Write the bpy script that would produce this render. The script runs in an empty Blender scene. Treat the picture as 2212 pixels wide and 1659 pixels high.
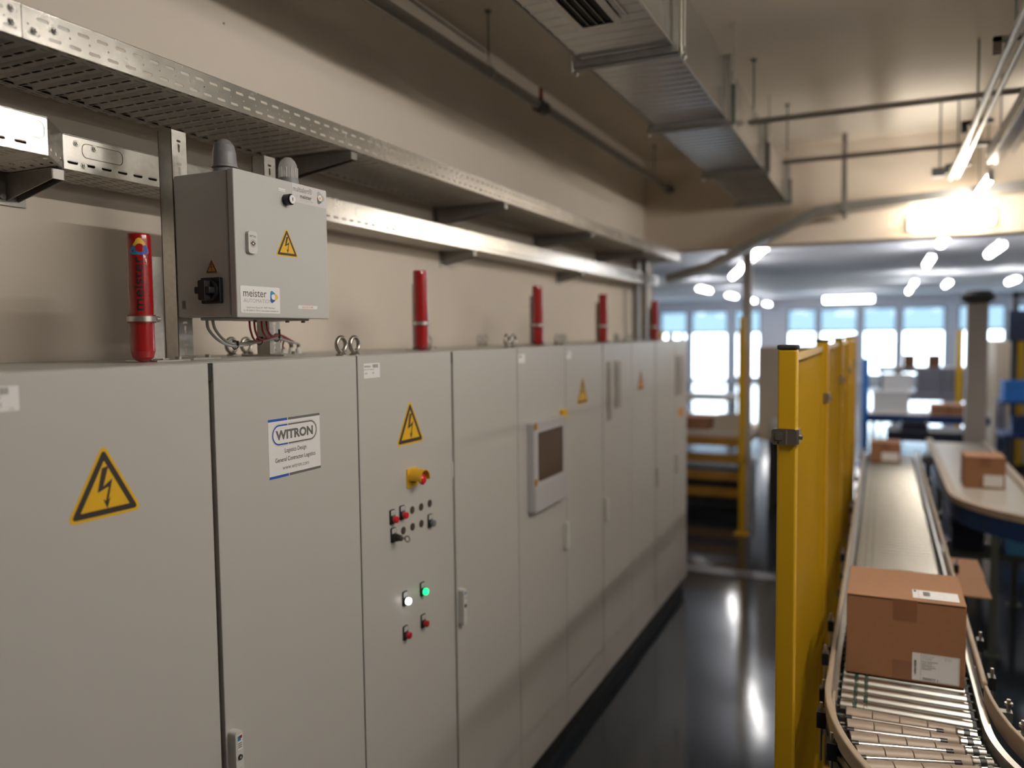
import bpy, math, random
from mathutils import Vector, Matrix
random.seed(7)
S = bpy.context.scene
C = S.collection
PI = math.pi

# ------------------------------------------------------------------ camera
YAW, PITCH, ROLL = math.radians(24.844), math.radians(-3.534), math.radians(-0.6644)
FPX = 1726.4
fw = Vector((-math.sin(YAW)*math.cos(PITCH), math.cos(YAW)*math.cos(PITCH), math.sin(PITCH)))
rt = Vector((math.cos(YAW), math.sin(YAW), 0)); up = rt.cross(fw)
rt2 = rt*math.cos(ROLL)+up*math.sin(ROLL); up2 = -rt*math.sin(ROLL)+up*math.cos(ROLL)
cam_d = bpy.data.cameras.new('camera'); cam = bpy.data.objects.new('camera', cam_d); C.objects.link(cam)
M = Matrix.Identity(4)
for i in range(3):
    M[i][0], M[i][1], M[i][2] = rt2[i], up2[i], -fw[i]
M[0][3], M[1][3], M[2][3] = 1.4768, 0.0, 2.1587
cam.matrix_world = M
cam_d.sensor_width = 36; cam_d.lens = FPX/2212*36
cam_d.clip_start = 0.02; cam_d.clip_end = 200
cam_d.dof.use_dof = True; cam_d.dof.focus_distance = 2.15
LENS_A = 0.023                                   # aperture diameter in metres
cam_d.dof.aperture_fstop = cam_d.lens/1000/LENS_A
S.camera = cam
# ------------------------------------------------------------------ world, exposure
W = bpy.data.worlds.new('daylight'); S.world = W; W.use_nodes = True
bg = W.node_tree.nodes['Background']; bg.inputs[0].default_value = (0.80, 0.92, 1.0, 1); bg.inputs[1].default_value = 7.0
vs = S.view_settings
vs.view_transform = 'Standard'; vs.look = 'None'; vs.gamma = 1; vs.use_curve_mapping = False; vs.exposure = 0.13
TUBE = 118.0          # emission of the near fluorescent tubes
HALL = 22.0          # emission of the tubes in the far hall
S.cycles.max_bounces = 9; S.cycles.diffuse_bounces = 6; S.cycles.glossy_bounces = 4
S.cycles.sample_clamp_indirect = 6

# ------------------------------------------------------------------ materials
MATS = {}
def mat(name, col, rough=0.5, metal=0.0, spec=0.5, noise=None, bump=None, emit=None, trans=None, coat=0.0, alpha=None):
    m = bpy.data.materials.new(name); m.use_nodes = True; MATS[name] = m
    nt = m.node_tree; b = nt.nodes['Principled BSDF']
    b.inputs['Base Color'].default_value = (*col, 1); b.inputs['Roughness'].default_value = rough
    b.inputs['Metallic'].default_value = metal; b.inputs['Specular IOR Level'].default_value = spec
    b.inputs['Coat Weight'].default_value = coat
    if emit:
        b.inputs['Emission Color'].default_value = (*emit[0], 1); b.inputs['Emission Strength'].default_value = emit[1]
    if trans is not None:
        b.inputs['Transmission Weight'].default_value = trans
    if alpha is not None:
        b.inputs['Alpha'].default_value = alpha
    tc = nt.nodes.new('ShaderNodeTexCoord')
    if noise:                                      # (scale, amount, second colour, detail)
        sc, amt, c2 = noise[:3]
        n = nt.nodes.new('ShaderNodeTexNoise'); n.inputs['Scale'].default_value = sc; n.inputs['Detail'].default_value = 4
        r = nt.nodes.new('ShaderNodeMapRange'); r.inputs[1].default_value = 0.35; r.inputs[2].default_value = 0.65; r.inputs[4].default_value = amt
        x = nt.nodes.new('ShaderNodeMix'); x.data_type = 'RGBA'
        x.inputs[6].default_value = (*col, 1); x.inputs[7].default_value = (*c2, 1)
        nt.links.new(tc.outputs['Object'], n.inputs['Vector']); nt.links.new(n.outputs[0], r.inputs[0])
        nt.links.new(r.outputs[0], x.inputs[0]); nt.links.new(x.outputs[2], b.inputs['Base Color'])
    if bump:                                       # (scale, strength, distance)
        n = nt.nodes.new('ShaderNodeTexNoise'); n.inputs['Scale'].default_value = bump[0]; n.inputs['Detail'].default_value = 3
        bp = nt.nodes.new('ShaderNodeBump'); bp.inputs['Strength'].default_value = bump[1]; bp.inputs['Distance'].default_value = bump[2]
        nt.links.new(tc.outputs['Object'], n.inputs['Vector']); nt.links.new(n.outputs[0], bp.inputs['Height'])
        nt.links.new(bp.outputs[0], b.inputs['Normal'])
    return m
def galv(name, col, rough, sc=18, amt=0.15):
    m = mat(name, col, rough, 0.92 if name != 'tray_bottom' else .25, bump=(220, 0.03, 0.0005)); nt = m.node_tree; b = nt.nodes['Principled BSDF']
    tc = [n for n in nt.nodes if n.type == 'TEX_COORD'][0]
    v = nt.nodes.new('ShaderNodeTexVoronoi'); v.inputs['Scale'].default_value = sc*5
    n = nt.nodes.new('ShaderNodeTexNoise'); n.inputs['Scale'].default_value = sc*.4; n.inputs['Detail'].default_value = 5
    a = nt.nodes.new('ShaderNodeMath'); a.operation = 'MULTIPLY_ADD'; a.inputs[1].default_value = .3
    r = nt.nodes.new('ShaderNodeMapRange'); r.inputs[1].default_value = .3; r.inputs[2].default_value = .95; r.inputs[3].default_value = 1-amt; r.inputs[4].default_value = 1+amt*.4
    x = nt.nodes.new('ShaderNodeVectorMath'); x.operation = 'SCALE'; x.inputs[0].default_value = col
    q = nt.nodes.new('ShaderNodeMapRange'); q.inputs[1].default_value = .3; q.inputs[2].default_value = .95; q.inputs[3].default_value = rough*.9; q.inputs[4].default_value = rough*1.12
    sp = nt.nodes.new('ShaderNodeSeparateColor')
    nt.links.new(tc.outputs['Object'], v.inputs['Vector']); nt.links.new(tc.outputs['Object'], n.inputs['Vector'])
    nt.links.new(v.outputs['Color'], sp.inputs[0]); nt.links.new(sp.outputs[0], a.inputs[0]); nt.links.new(n.outputs[0], a.inputs[2])
    nt.links.new(a.outputs[0], r.inputs[0]); nt.links.new(a.outputs[0], q.inputs[0]); nt.links.new(r.outputs[0], x.inputs['Scale'])
    nt.links.new(x.outputs[0], b.inputs['Base Color']); nt.links.new(q.outputs[0], b.inputs['Roughness'])
    return m
def plaster(name, col, speck=True):
    m = mat(name, col, 0.85, noise=(1.3, 0.5, tuple(c*.9 for c in col)), bump=(14, 0.12, 0.01)); nt = m.node_tree; b = nt.nodes['Principled BSDF']
    if speck:                                      # small blow holes of the painted concrete
        tc = [n for n in nt.nodes if n.type == 'TEX_COORD'][0]
        mix0 = [n for n in nt.nodes if n.type == 'MIX'][0]
        v = nt.nodes.new('ShaderNodeTexVoronoi'); v.inputs['Scale'].default_value = 9
        w = nt.nodes.new('ShaderNodeTexNoise'); w.inputs['Scale'].default_value = 1.6; w.inputs['Detail'].default_value = 1
        t = nt.nodes.new('ShaderNodeMapRange'); t.inputs[1].default_value = .36; t.inputs[2].default_value = .75; t.inputs[3].default_value = .0; t.inputs[4].default_value = .13
        l = nt.nodes.new('ShaderNodeMath'); l.operation = 'LESS_THAN'
        x = nt.nodes.new('ShaderNodeMix'); x.data_type = 'RGBA'; x.inputs[7].default_value = (.10, .085, .07, 1)
        sep = nt.nodes.new('ShaderNodeSeparateColor'); k = nt.nodes.new('ShaderNodeMath'); k.operation = 'MULTIPLY'
        nt.links.new(tc.outputs['Object'], v.inputs['Vector']); nt.links.new(tc.outputs['Object'], w.inputs['Vector'])
        nt.links.new(v.outputs['Color'], sep.inputs[0]); nt.links.new(w.outputs[0], t.inputs[0])
        nt.links.new(t.outputs[0], k.inputs[0]); nt.links.new(sep.outputs[0], k.inputs[1])
        nt.links.new(v.outputs['Distance'], l.inputs[0]); nt.links.new(k.outputs[0], l.inputs[1])
        nt.links.new(l.outputs[0], x.inputs[0]); nt.links.new(mix0.outputs[2], x.inputs[6]); nt.links.new(x.outputs[2], b.inputs['Base Color'])
    return m

plaster('wall_paint', (.73, .655, .57)); plaster('ceiling_paint', (.72, .65, .555), False)
mat('beam_paint', (.66, .57, .47), .8, bump=(14, .1, .01))
mat('floor_epoxy', (.020, .026, .035), .11, 0, .6, noise=(1.5, .8, (.028, .032, .038)), bump=(3, .03, .02))
mat('hall_ceiling', (.66, .68, .74), .6, bump=(4, .2, .02)); mat('hall_wall', (.78, .78, .82), .7)
mat('cabinet_grey', (.50, .485, .46), .38, 0, .5, bump=(260, .10, .0006))
mat('box_grey', (.50, .495, .48), .42, 0, .5, bump=(260, .12, .0006))
mat('seal_black', (.012, .011, .010), .7); mat('plinth_black', (.008, .008, .008), .6)
mat('seam_brown', (.10, .075, .06), .7)
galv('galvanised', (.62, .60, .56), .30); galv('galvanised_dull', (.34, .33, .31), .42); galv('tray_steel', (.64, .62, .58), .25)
galv('duct_steel', (.58, .57, .56), .24, 2, .04); galv('tray_bottom', (.60, .56, .50), .45)
mat('chrome', (.86, .83, .79), .14, 1); mat('roller_zinc', (.60, .59, .55), .26, 1); mat('roller_dull', (.52, .52, .46), .34, .85)
mat('nickel', (.48, .46, .42), .3, 1)
mat('red_gloss', (.34, .007, .009), .18, 0, .5, coat=.5); mat('red_rubber', (.22, .01, .012), .5)
mat('print_black', (.012, .012, .014), .5); mat('print_grey', (.13, .125, .12), .55); mat('print_light', (.42, .42, .42), .55)
mat('print_red', (.6, .05, .05), .55); mat('print_blue', (.012, .085, .42), .5); mat('print_sky', (.02, .25, .5), .5)
mat('print_yellow', (.80, .50, .06), .5); mat('print_orange', (.85, .35, .02), .5); mat('print_redbrown', (.30, .008, .02), .5)
mat('sticker_white', (.82, .80, .80), .45); mat('sticker_pale', (.64, .61, .61), .5); mat('paper_grey', (.55, .55, .54), .6)
mat('warn_yellow', (.76, .44, .012), .45); mat('warn_black', (.03, .024, .02), .5); mat('warn_orange', (.62, .25, .02), .5)
mat('switch_black', (.012, .012, .014), .32); mat('plastic_grey', (.20, .20, .21), .45); mat('plastic_light', (.62, .61, .58), .4)
mat('plug_brown', (.045, .032, .025), .6)
mat('clear_dome', (.72, .71, .70), .12, 0, .5, alpha=.42)
mat('cable_grey', (.34, .34, .33), .5); mat('cable_dark', (.018, .017, .016), .6); mat('cable_red', (.30, .02, .03), .5)
mat('fence_yellow', (.62, .36, .008), .42, 0, .5); mat('cap_black', (.03, .028, .035), .5)
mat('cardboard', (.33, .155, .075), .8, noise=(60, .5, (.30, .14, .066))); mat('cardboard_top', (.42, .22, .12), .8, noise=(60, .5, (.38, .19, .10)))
mat('tape_brown', (.24, .105, .05), .35); mat('gap_dark', (.03, .02, .015), .9)
mat('belt_green', (.015, .09, .045), .5); mat('sleeve_beige', (.38, .30, .235), .42, .1); mat('guide_beige', (.48, .38, .28), .48, noise=(8, .5, (.38, .29, .21)))
mat('dark_grey', (.05, .05, .055), .5); mat('steel_dark', (.11, .12, .11), .5, .5)
mat('blue_fascia', (.012, .045, .17), .4); mat('blue_bright', (.03, .20, .62), .45); mat('navy', (.015, .022, .05), .5); mat('light_blue', (.09, .38, .72), .5)
mat('belt_pale', (.55, .52, .46), .28); mat('pillar_grey', (.42, .39, .37), .5); mat('machine_tan', (.60, .52, .41), .6)
mat('machine_orange', (.42, .20, .02), .5); mat('white_plastic', (.80, .80, .80), .5); mat('grey_tote', (.20, .20, .25), .5)
mat('screen_brown', (.085, .055, .04), .25); mat('hmi_grey', (.46, .45, .46), .45); mat('vent_grey', (.34, .32, .29), .6)
mat('lamp_green', (.0, .5, .2), .4, emit=((.02, 1.0, .28), 1.6)); mat('lamp_white', (.9, .9, .9), .4, emit=((.95, .97, 1), 4))
mat('lamp_red', (.42, .012, .012), .3); mat('lamp_red_bright', (.66, .014, .02), .25, coat=.4); mat('button_grey', (.16, .17, .21), .3)
mat('tube_near', (1, 1, 1), .5, emit=((1.0, .93, .84), TUBE)); mat('tube_fill', (1, 1, 1), .5, emit=((1.0, .93, .84), 42.0)); mat('tube_hall', (1, 1, 1), .5, emit=((1.0, .97, .95), HALL))
mat('tube_warm', (1, 1, 1), .5, emit=((1.0, .87, .68), 28.0))
mat('lamp_housing', (.62, .62, .62), .4); mat('prism_cover', (.75, .76, .78), .12, .2, alpha=.8)
mat('frame_blue', (.10, .14, .25), .5); mat('strip_metal', (.09, .08, .08), .3, .6)
mat('stain', (.05, .04, .035), .8)
def glass(name, col, mixf=.06):
    m = bpy.data.materials.new(name); m.use_nodes = True; MATS[name] = m; nt = m.node_tree; nt.nodes.clear()
    o = nt.nodes.new('ShaderNodeOutputMaterial'); t = nt.nodes.new('ShaderNodeBsdfTransparent'); g = nt.nodes.new('ShaderNodeBsdfGlossy')
    x = nt.nodes.new('ShaderNodeMixShader'); x.inputs[0].default_value = mixf
    t.inputs[0].default_value = (*col, 1); g.inputs['Roughness'].default_value = .03
    nt.links.new(t.outputs[0], x.inputs[1]); nt.links.new(g.outputs[0], x.inputs[2]); nt.links.new(x.outputs[0], o.inputs[0])
glass('dome_glass', (.80, .80, .80), .22); glass('glass_clear', (.96, .98, 1)); glass('glass_blue', (.32, .38, .42))

# ------------------------------------------------------------------ mesh helpers
class MB:
    def __init__(s): s.v = []; s.f = []; s.m = []; s.s = []
    def add(s, vs_, fs, m, smooth=False):
        o = len(s.v); s.v += [tuple(x) for x in vs_]
        for f in fs: s.f.append([i+o for i in f]); s.m.append(m); s.s.append(smooth)
        return s
    def box(s, x0, x1, y0, y1, z0, z1, m):
        v = [(x, y, z) for x in (x0, x1) for y in (y0, y1) for z in (z0, z1)]
        return s.add(v, [(0, 1, 3, 2), (4, 6, 7, 5), (0, 4, 5, 1), (2, 3, 7, 6), (0, 2, 6, 4), (1, 5, 7, 3)], m)
    def cyl(s, p0, p1, r, m, n=16, r2=None, cap=True):
        p0, p1 = Vector(p0), Vector(p1); r2 = r if r2 is None else r2
        d = (p1-p0).normalized(); a = d.orthogonal().normalized(); b = d.cross(a)
        v = [p0+(a*math.cos(t)+b*math.sin(t))*r for t in [2*PI*i/n for i in range(n)]] + [p1+(a*math.cos(t)+b*math.sin(t))*r2 for t in [2*PI*i/n for i in range(n)]]
        s.add(v, [(i, (i+1) % n, n+(i+1) % n, n+i) for i in range(n)], m, True)
        if cap:
            s.add(v[:n], [tuple(range(n))[::-1]], m); s.add(v[n:], [tuple(range(n))], m)
        return s
    def lathe(s, prof, o, d, m, n=24, mats=None):
        o, d = Vector(o), Vector(d).normalized(); a = d.orthogonal().normalized(); b = d.cross(a)
        v = []
        for (r, h) in prof:
            for i in range(n):
                t = 2*PI*i/n; v.append(o+d*h+(a*math.cos(t)+b*math.sin(t))*max(r, 1e-5))
        for j in range(len(prof)-1):
            s.add(v[j*n:(j+2)*n], [(i, (i+1) % n, n+(i+1) % n, n+i) for i in range(n)], (mats[j] if mats else m), True)
        return s
    def tube(s, pts, r, m, n=10, closed=False):
        P = [Vector(p) for p in pts]; L = len(P); v = []; prev = None
        for i, p in enumerate(P):
            if closed: t = (P[(i+1) % L]-P[i-1])
            else: t = P[min(i+1, L-1)]-P[max(i-1, 0)]
            t.normalize()
            a = t.orthogonal().normalized() if prev is None else (prev-t*prev.dot(t)).normalized()
            prev = a; b = t.cross(a)
            for k in range(n):
                q = 2*PI*k/n; v.append(p+(a*math.cos(q)+b*math.sin(q))*r)
        f = []
        for i in range(L if closed else L-1):
            j = (i+1) % L
            f += [(i*n+k, i*n+(k+1) % n, j*n+(k+1) % n, j*n+k) for k in range(n)]
        s.add(v, f, m, True)
        if not closed: s.add(v[:n], [tuple(range(n))[::-1]], m); s.add(v[-n:], [tuple(range(n))], m)
        return s
    def strip(s, pts, w, h, m, side=None):
        """rectangular bar swept along horizontal path pts; w across, h up"""
        P = [Vector(p) for p in pts]; v = []
        for i, p in enumerate(P):
            t = P[min(i+1, len(P)-1)]-P[max(i-1, 0)]; t.z = 0; t.normalize(); q = Vector((t.y, -t.x, 0))
            for a, c in ((-.5, 0), (.5, 0), (.5, 1), (-.5, 1)): v.append(p+q*w*a+Vector((0, 0, h*c)))
        f = []
        for i in range(len(P)-1): f += [(i*4+k, i*4+(k+1) % 4, i*4+4+(k+1) % 4, i*4+4+k) for k in range(4)]
        f += [(3, 2, 1, 0), tuple(len(v)-4+k for k in range(4))]
        return s.add(v, f, m)
    def prism(s, pts, F, h0, h1, m):
        n = len(pts); v = [F(a, b, h0) for a, b in pts]+[F(a, b, h1) for a, b in pts]
        return s.add(v, [tuple(range(n))[::-1], tuple(range(n, 2*n))]+[(i, (i+1) % n, n+(i+1) % n, n+i) for i in range(n)], m)
    def rect(s, F, a0, a1, b0, b1, h0, h1, m):
        return s.prism([(a0, b0), (a1, b0), (a1, b1), (a0, b1)], F, h0, h1, m)
    def rrect(s, F, a0, a1, b0, b1, r, h0, h1, m, k=5):
        pts = []
        for cx, cy, t0 in ((a1-r, b0+r, -PI/2), (a1-r, b1-r, 0), (a0+r, b1-r, PI/2), (a0+r, b0+r, PI)):
            pts += [(cx+r*math.cos(t0+PI/2*i/k), cy+r*math.sin(t0+PI/2*i/k)) for i in range(k+1)]
        return s.prism(pts, F, h0, h1, m)
    def ring(s, F, outer, inner, h, m, th=0.0003):
        n = len(outer); v = [F(a, b, h) for a, b in outer]+[F(a, b, h) for a, b in inner]
        return s.add(v, [(i, (i+1) % n, n+(i+1) % n, n+i) for i in range(n)], m)
    def text(s, F, body, a, b, size, h, m, align='LEFT', bold=0.0, sx=1.0):
        V, P = text_mesh(body, align, bold)
        return s.add([F(a+x*size*sx, b+y*size, h) for x, y in V], P, m)
    def slot(s, F, a0, a1, b0, b1, sl, sh, m, h=0):
        ca, cb = (a0+a1)/2, (b0+b1)/2; A, B = sl/2, sh/2; c = min(A, B)*.65
        v = [(a0, b0), (a1, b0), (a1, b1), (a0, b1), (ca-A+c, cb-B), (ca+A-c, cb-B), (ca+A, cb-B+c), (ca+A, cb+B-c), (ca+A-c, cb+B), (ca-A+c, cb+B), (ca-A, cb+B-c), (ca-A, cb-B+c)]
        f = [(0, 1, 5, 4), (1, 6, 5), (1, 2, 7, 6), (2, 8, 7), (2, 3, 9, 8), (3, 10, 9), (3, 0, 11, 10), (0, 4, 11)]
        return s.add([F(x, y, h) for x, y in v], f, m)
    def quad(s, F, a0, a1, b0, b1, m, h=0):
        return s.add([F(a0, b0, h), F(a1, b0, h), F(a1, b1, h), F(a0, b1, h)], [(0, 1, 2, 3)], m)
_tc = {}
def text_mesh(body, align, bold):
    k = (body, align, bold)
    if k not in _tc:
        c = bpy.data.curves.new('t', 'FONT'); c.body = body; c.align_x = align; c.offset = bold; c.resolution_u = 3; c.fill_mode = 'FRONT'
        o = bpy.data.objects.new('t', c); C.objects.link(o)
        me = bpy.data.meshes.new_from_object(o)
        _tc[k] = ([(v.co.x, v.co.y) for v in me.vertices], [tuple(p.vertices) for p in me.polygons])
        bpy.data.objects.remove(o); bpy.data.curves.remove(c); bpy.data.meshes.remove(me)
    return _tc[k]
def fine_text(body, bold, step):
    import bmesh
    V, P = text_mesh(body, 'LEFT', bold); bm = bmesh.new(); vv = [bm.verts.new((x, y, 0)) for x, y in V]
    for f in P:
        try: bm.faces.new([vv[i] for i in f])
        except ValueError: pass
    y = -.4
    while y < 1.1:
        bmesh.ops.bisect_plane(bm, geom=bm.verts[:]+bm.edges[:]+bm.faces[:], plane_co=(0, y, 0), plane_no=(0, 1, 0)); y += step
    bm.verts.index_update()
    r = [(v.co.x, v.co.y) for v in bm.verts], [tuple(v.index for v in f.verts) for f in bm.faces]
    bm.free(); return r
def FR(o, ea, eb):
    """frame: (a, b, h) -> world; a along ea, b along eb, h along ea x eb"""
    o, ea, eb = Vector(o), Vector(ea), Vector(eb); en = ea.cross(eb)
    return lambda a, b, h=0: o+ea*a+eb*b+en*h

def absloc(p):
    v = Vector((0, 0, 0))
    while p is not None: v = v+p.location; p = p.parent
    return v
def build(mb, name, parent=None, origin=None, bevel=0, solid=0, kind=None, label=None, seg=2):
    me = bpy.data.meshes.new(name)
    base = absloc(parent); org = Vector(origin) if origin is not None else base
    me.from_pydata([tuple(Vector(v)-org) for v in mb.v], [], mb.f)
    names = []
    for m in mb.m:
        if m not in names: names.append(m); me.materials.append(MATS[m])
    for p, m, sm in zip(me.polygons, mb.m, mb.s): p.material_index = names.index(m); p.use_smooth = sm
    me.update()
    o = bpy.data.objects.new(name, me); C.objects.link(o); o.parent = parent; o.location = org-base
    if bevel:
        b = o.modifiers.new('bevel', 'BEVEL'); b.width = bevel; b.segments = seg; b.limit_method = 'ANGLE'; b.angle_limit = .7
    if solid:
        b = o.modifiers.new('solid', 'SOLIDIFY'); b.thickness = solid; b.offset = 0
    if kind: o['kind'] = kind
    if label: o['label'] = label
    return o
def thing(name, label, cat, loc, group=None):
    o = bpy.data.objects.new(name, None); C.objects.link(o); o.location = loc; o.empty_display_size = .05
    o['label'] = label; o['category'] = cat
    if group: o['group'] = group
    return o
def tag(o, label, cat, group=None):
    o['label'] = label; o['category'] = cat
    if group: o['group'] = group
    return o
def copy_tree(o, parent=None):
    c = o.copy(); C.objects.link(c); c.parent = parent
    for ch in list(o.children): copy_tree(ch, c)
    return c
def dup(root, loc, label, group=None):
    r = copy_tree(root); r.location = loc; r['label'] = label
    if group: r['group'] = group
    return r
def one(mb, name, label, cat, origin, group=None, **k):
    return tag(build(mb, name, None, origin, **k), label, cat, group)
def struct(name, mb, **k): return build(mb, name, None, (0, 0, 0), kind='structure', **k)

# ------------------------------------------------------------------ the setting
HX0, HX1, HY1 = -14.0, 14.0, 36.0
struct('floor', MB().box(HX0, HX1, -6, HY1, -.2, 0, 'floor_epoxy'))
struct('wall_left', MB().box(-.92, -.62, -6, 7.9, 0, 3.8, 'wall_paint'))
struct('wall_right', MB().box(12, 12.3, -6, 7.6, 0, 3.8, 'wall_paint'))
struct('wall_back', MB().box(-.92, 12.3, -6.3, -6, 0, 3.8, 'wall_paint'))
struct('ceiling', MB().box(-.92, 12.3, -6.3, 7.9, 3.8, 4.0, 'ceiling_paint'))
struct('trim_1', MB().box(-.62, 12.3, 7.6, 7.9, 2.94, 3.8, 'beam_paint'))       # downstand beam
cl = MB()
for i in range(70):                                                             # trapezoidal sheet of the hall roof
    y = 7.9+i*.4
    cl.add([(HX0, y, 3.55), (HX1, y, 3.55), (HX0, y+.16, 3.55), (HX1, y+.16, 3.55), (HX0, y+.2, 3.63), (HX1, y+.2, 3.63), (HX0, y+.36, 3.63), (HX1, y+.36, 3.63), (HX0, y+.4, 3.55), (HX1, y+.4, 3.55)],
           [(0, 1, 3, 2), (2, 3, 5, 4), (4, 5, 7, 6), (6, 7, 9, 8)], 'hall_ceiling')
cl.box(HX0, HX1, 7.9, HY1+.3, 3.64, 3.8, 'hall_ceiling')
struct('trim_2', cl)
struct('wall_hall_left', MB().box(HX0-.3, HX0, 7.9, HY1, 0, 3.8, 'hall_wall'))
struct('wall_hall_right', MB().box(HX1, HX1+.3, 7.9, HY1, 0, 3.8, 'hall_wall'))
struct('wall_hall_front', MB().box(HX0, -.92, 7.6, 7.9, 0, 3.8, 'hall_wall'))
struct('wall_hall_corner', MB().box(12.3, HX1, 7.6, 7.9, 0, 3.8, 'hall_wall'))
bays = [(-9.2, -8.0, .15), (-7.7, -6.5, .15), (-6.3, -4.7, .05), (-4.4, -3.3, .15), (-2.2, -1.05, .3), (-.9, .55, .3), (.75, 2.0, .3), (2.2, 3.75, .3), (4.2, 5.8, .3), (6.1, 7.6, .3), (8, 9.5, .3), (10, 11.6, .3)]
fwl = MB(); px = HX0
for a, b, zb in bays:
    fwl.box(px, a, HY1, HY1+.3, 0, 3.8, 'hall_wall'); fwl.box(a, b, HY1, HY1+.3, 0, zb, 'hall_wall'); fwl.box(a, b, HY1, HY1+.3, 3.1, 3.8, 'hall_wall'); px = b
fwl.box(px, HX1, HY1, HY1+.3, 0, 3.8, 'hall_wall')
struct('wall_far', fwl)
for i, (a, b, zb) in enumerate(bays):
    r = build(MB().box(a, b, HY1+.05, HY1+.13, zb, zb+.06, 'frame_blue').box(a, b, HY1+.05, HY1+.13, 3.04, 3.1, 'frame_blue').box(a, a+.06, HY1+.05, HY1+.13, zb+.06, 3.04, 'frame_blue')
              .box(b-.06, b, HY1+.05, HY1+.13, zb+.06, 3.04, 'frame_blue').box(a+.06, b-.06, HY1+.05, HY1+.13, 2.1, 2.18, 'frame_blue'), 'window_%d' % (i+1), None, ((a+b)/2, HY1, zb), kind='structure')
    build(MB().box(a+.06, b-.06, HY1+.085, HY1+.095, zb+.06, 2.1, 'glass_clear'), 'pane', r)
    build(MB().box(a+.06, b-.06, HY1+.085, HY1+.095, 2.18, 3.04, 'glass_blue'), 'pane', r, label='blue tinted upper pane')
struct('trim_3', MB().box(-.55, 1.15, 7.12, 7.34, 0, .006, 'strip_metal'))        # metal threshold strip in the floor

# ------------------------------------------------------------------ decals
EY, EZ, EX = (0, 1, 0), (0, 0, 1), (1, 0, 0)
def tri_pts(cx, cy, side, r, k=5):
    H = side*math.sqrt(3)/2; P = [(cx-side/2, cy), (cx+side/2, cy), (cx, cy+H)]
    G = (cx, cy+H/3); out = []
    for i, (x, y) in enumerate(P):
        d = math.hypot(G[0]-x, G[1]-y); qx, qy = x+(G[0]-x)/d*2*r, y+(G[1]-y)/d*2*r
        base = math.atan2(y-G[1], x-G[0])
        out += [(qx+r*math.cos(base-PI/3+2*PI/3*j/k), qy+r*math.sin(base-PI/3+2*PI/3*j/k)) for j in range(k+1)]
    return out
def warn_sign(F, cx, cy, side, yel='warn_yellow'):
    mb = MB(); H = side*.866
    mb.prism(tri_pts(cx, cy, side, side*.055), F, 0, .0006, yel)
    q = side*.035
    mb.prism(tri_pts(cx, cy+q, side-2*q*1.732, side*.03), F, .0006, .0009, 'warn_black')
    q = side*.035+side*.068
    mb.prism(tri_pts(cx, cy+q, side-2*q*1.732, side*.004), F, .0009, .0012, yel)
    s = .57*H/64; ax, ay = cx, cy+H*.115                           # lightning arrow with barbed tip
    for part in ([(-4, 62), (7, 64), (-3, 34), (-13, 26)], [(-13, 26), (-3, 34), (13, 44), (6.5, 33)], [(6.5, 33), (13, 44), (4.5, 12), (.5, 12)], [(9, 17), (4, 12), (2.5, 0)], [(2.5, 0), (4, 12), (.5, 12), (-4, 15.5)]):
        mb.prism([(ax+x*s, ay+y*s) for x, y in part][::-1], F, .0012, .0014, 'warn_black')
    return mb
def barcode(mb, F, a0, a1, b0, b1, h, m='print_black', vert=False, seed=1):
    rnd = random.Random(seed); x = (b0 if vert else a0); end = (b1 if vert else a1)
    while x < end:
        w = rnd.choice([.0008, .0015, .0022])
        if vert: mb.quad(F, a0, a1, x, min(x+w, end), m, h)
        else: mb.quad(F, x, min(x+w, end), b0, b1, m, h)
        x += w+rnd.choice([.0008, .0014])
def logo(mb, F, cx, cy, s, h, cols, rot=0.0, hole=.45, wrap=None):
    n = 48
    def R(t): return s*(1+.20*math.cos(3*(t-rot))+.045*math.cos(6*(t-rot)))*.86
    for i in range(n):
        t0, t1 = 2*PI*i/n+rot, 2*PI*(i+1)/n+rot; c = cols[int(((t0-rot+PI/3) % (2*PI))/(2*PI/3)) % 3]
        P = [(cx+R(t0)*math.cos(t0), cy+R(t0)*math.sin(t0)), (cx+R(t1)*math.cos(t1), cy+R(t1)*math.sin(t1)), (cx+s*hole*math.cos(t1), cy+s*hole*math.sin(t1)), (cx+s*hole*math.cos(t0), cy+s*hole*math.sin(t0))]
        mb.add([F(a, b, h) for a, b in P], [(0, 1, 2, 3)], c)

# ------------------------------------------------------------------ electrical cabinets
TOP, CD = 2.1, .6
def make_eye():
    mb = MB(); k = 28
    mb.tube([(0, .022*math.cos(2*PI*i/k), .034+.022*math.sin(2*PI*i/k)) for i in range(k)], .0068, 'nickel', 10, True)
    mb.lathe([(0, 0), (.017, 0), (.017, .004), (.011, .010), (.008, .014)], (0, 0, 0), EZ, 'nickel', 16)
    return mb
EYE = None
def eye(parent, x, y, rz=0):
    global EYE
    if EYE is None:
        EYE = build(make_eye(), 'eye_bolt', parent, (0, 0, 0)); o = EYE
    else:
        o = EYE.copy(); C.objects.link(o); o.parent = parent
    o.location = Vector((x, y, TOP))-absloc(parent); o.rotation_euler = (0, 0, rz)
    return o
def door_handle(parent, y, z):
    F = FR((0, y, z), EY, EZ)
    mb = MB().rrect(F, -.013, .013, -.14, .0, .008, 0, .026, 'plastic_light')
    h = build(mb, 'door_handle', parent, bevel=.004)
    return h
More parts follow.
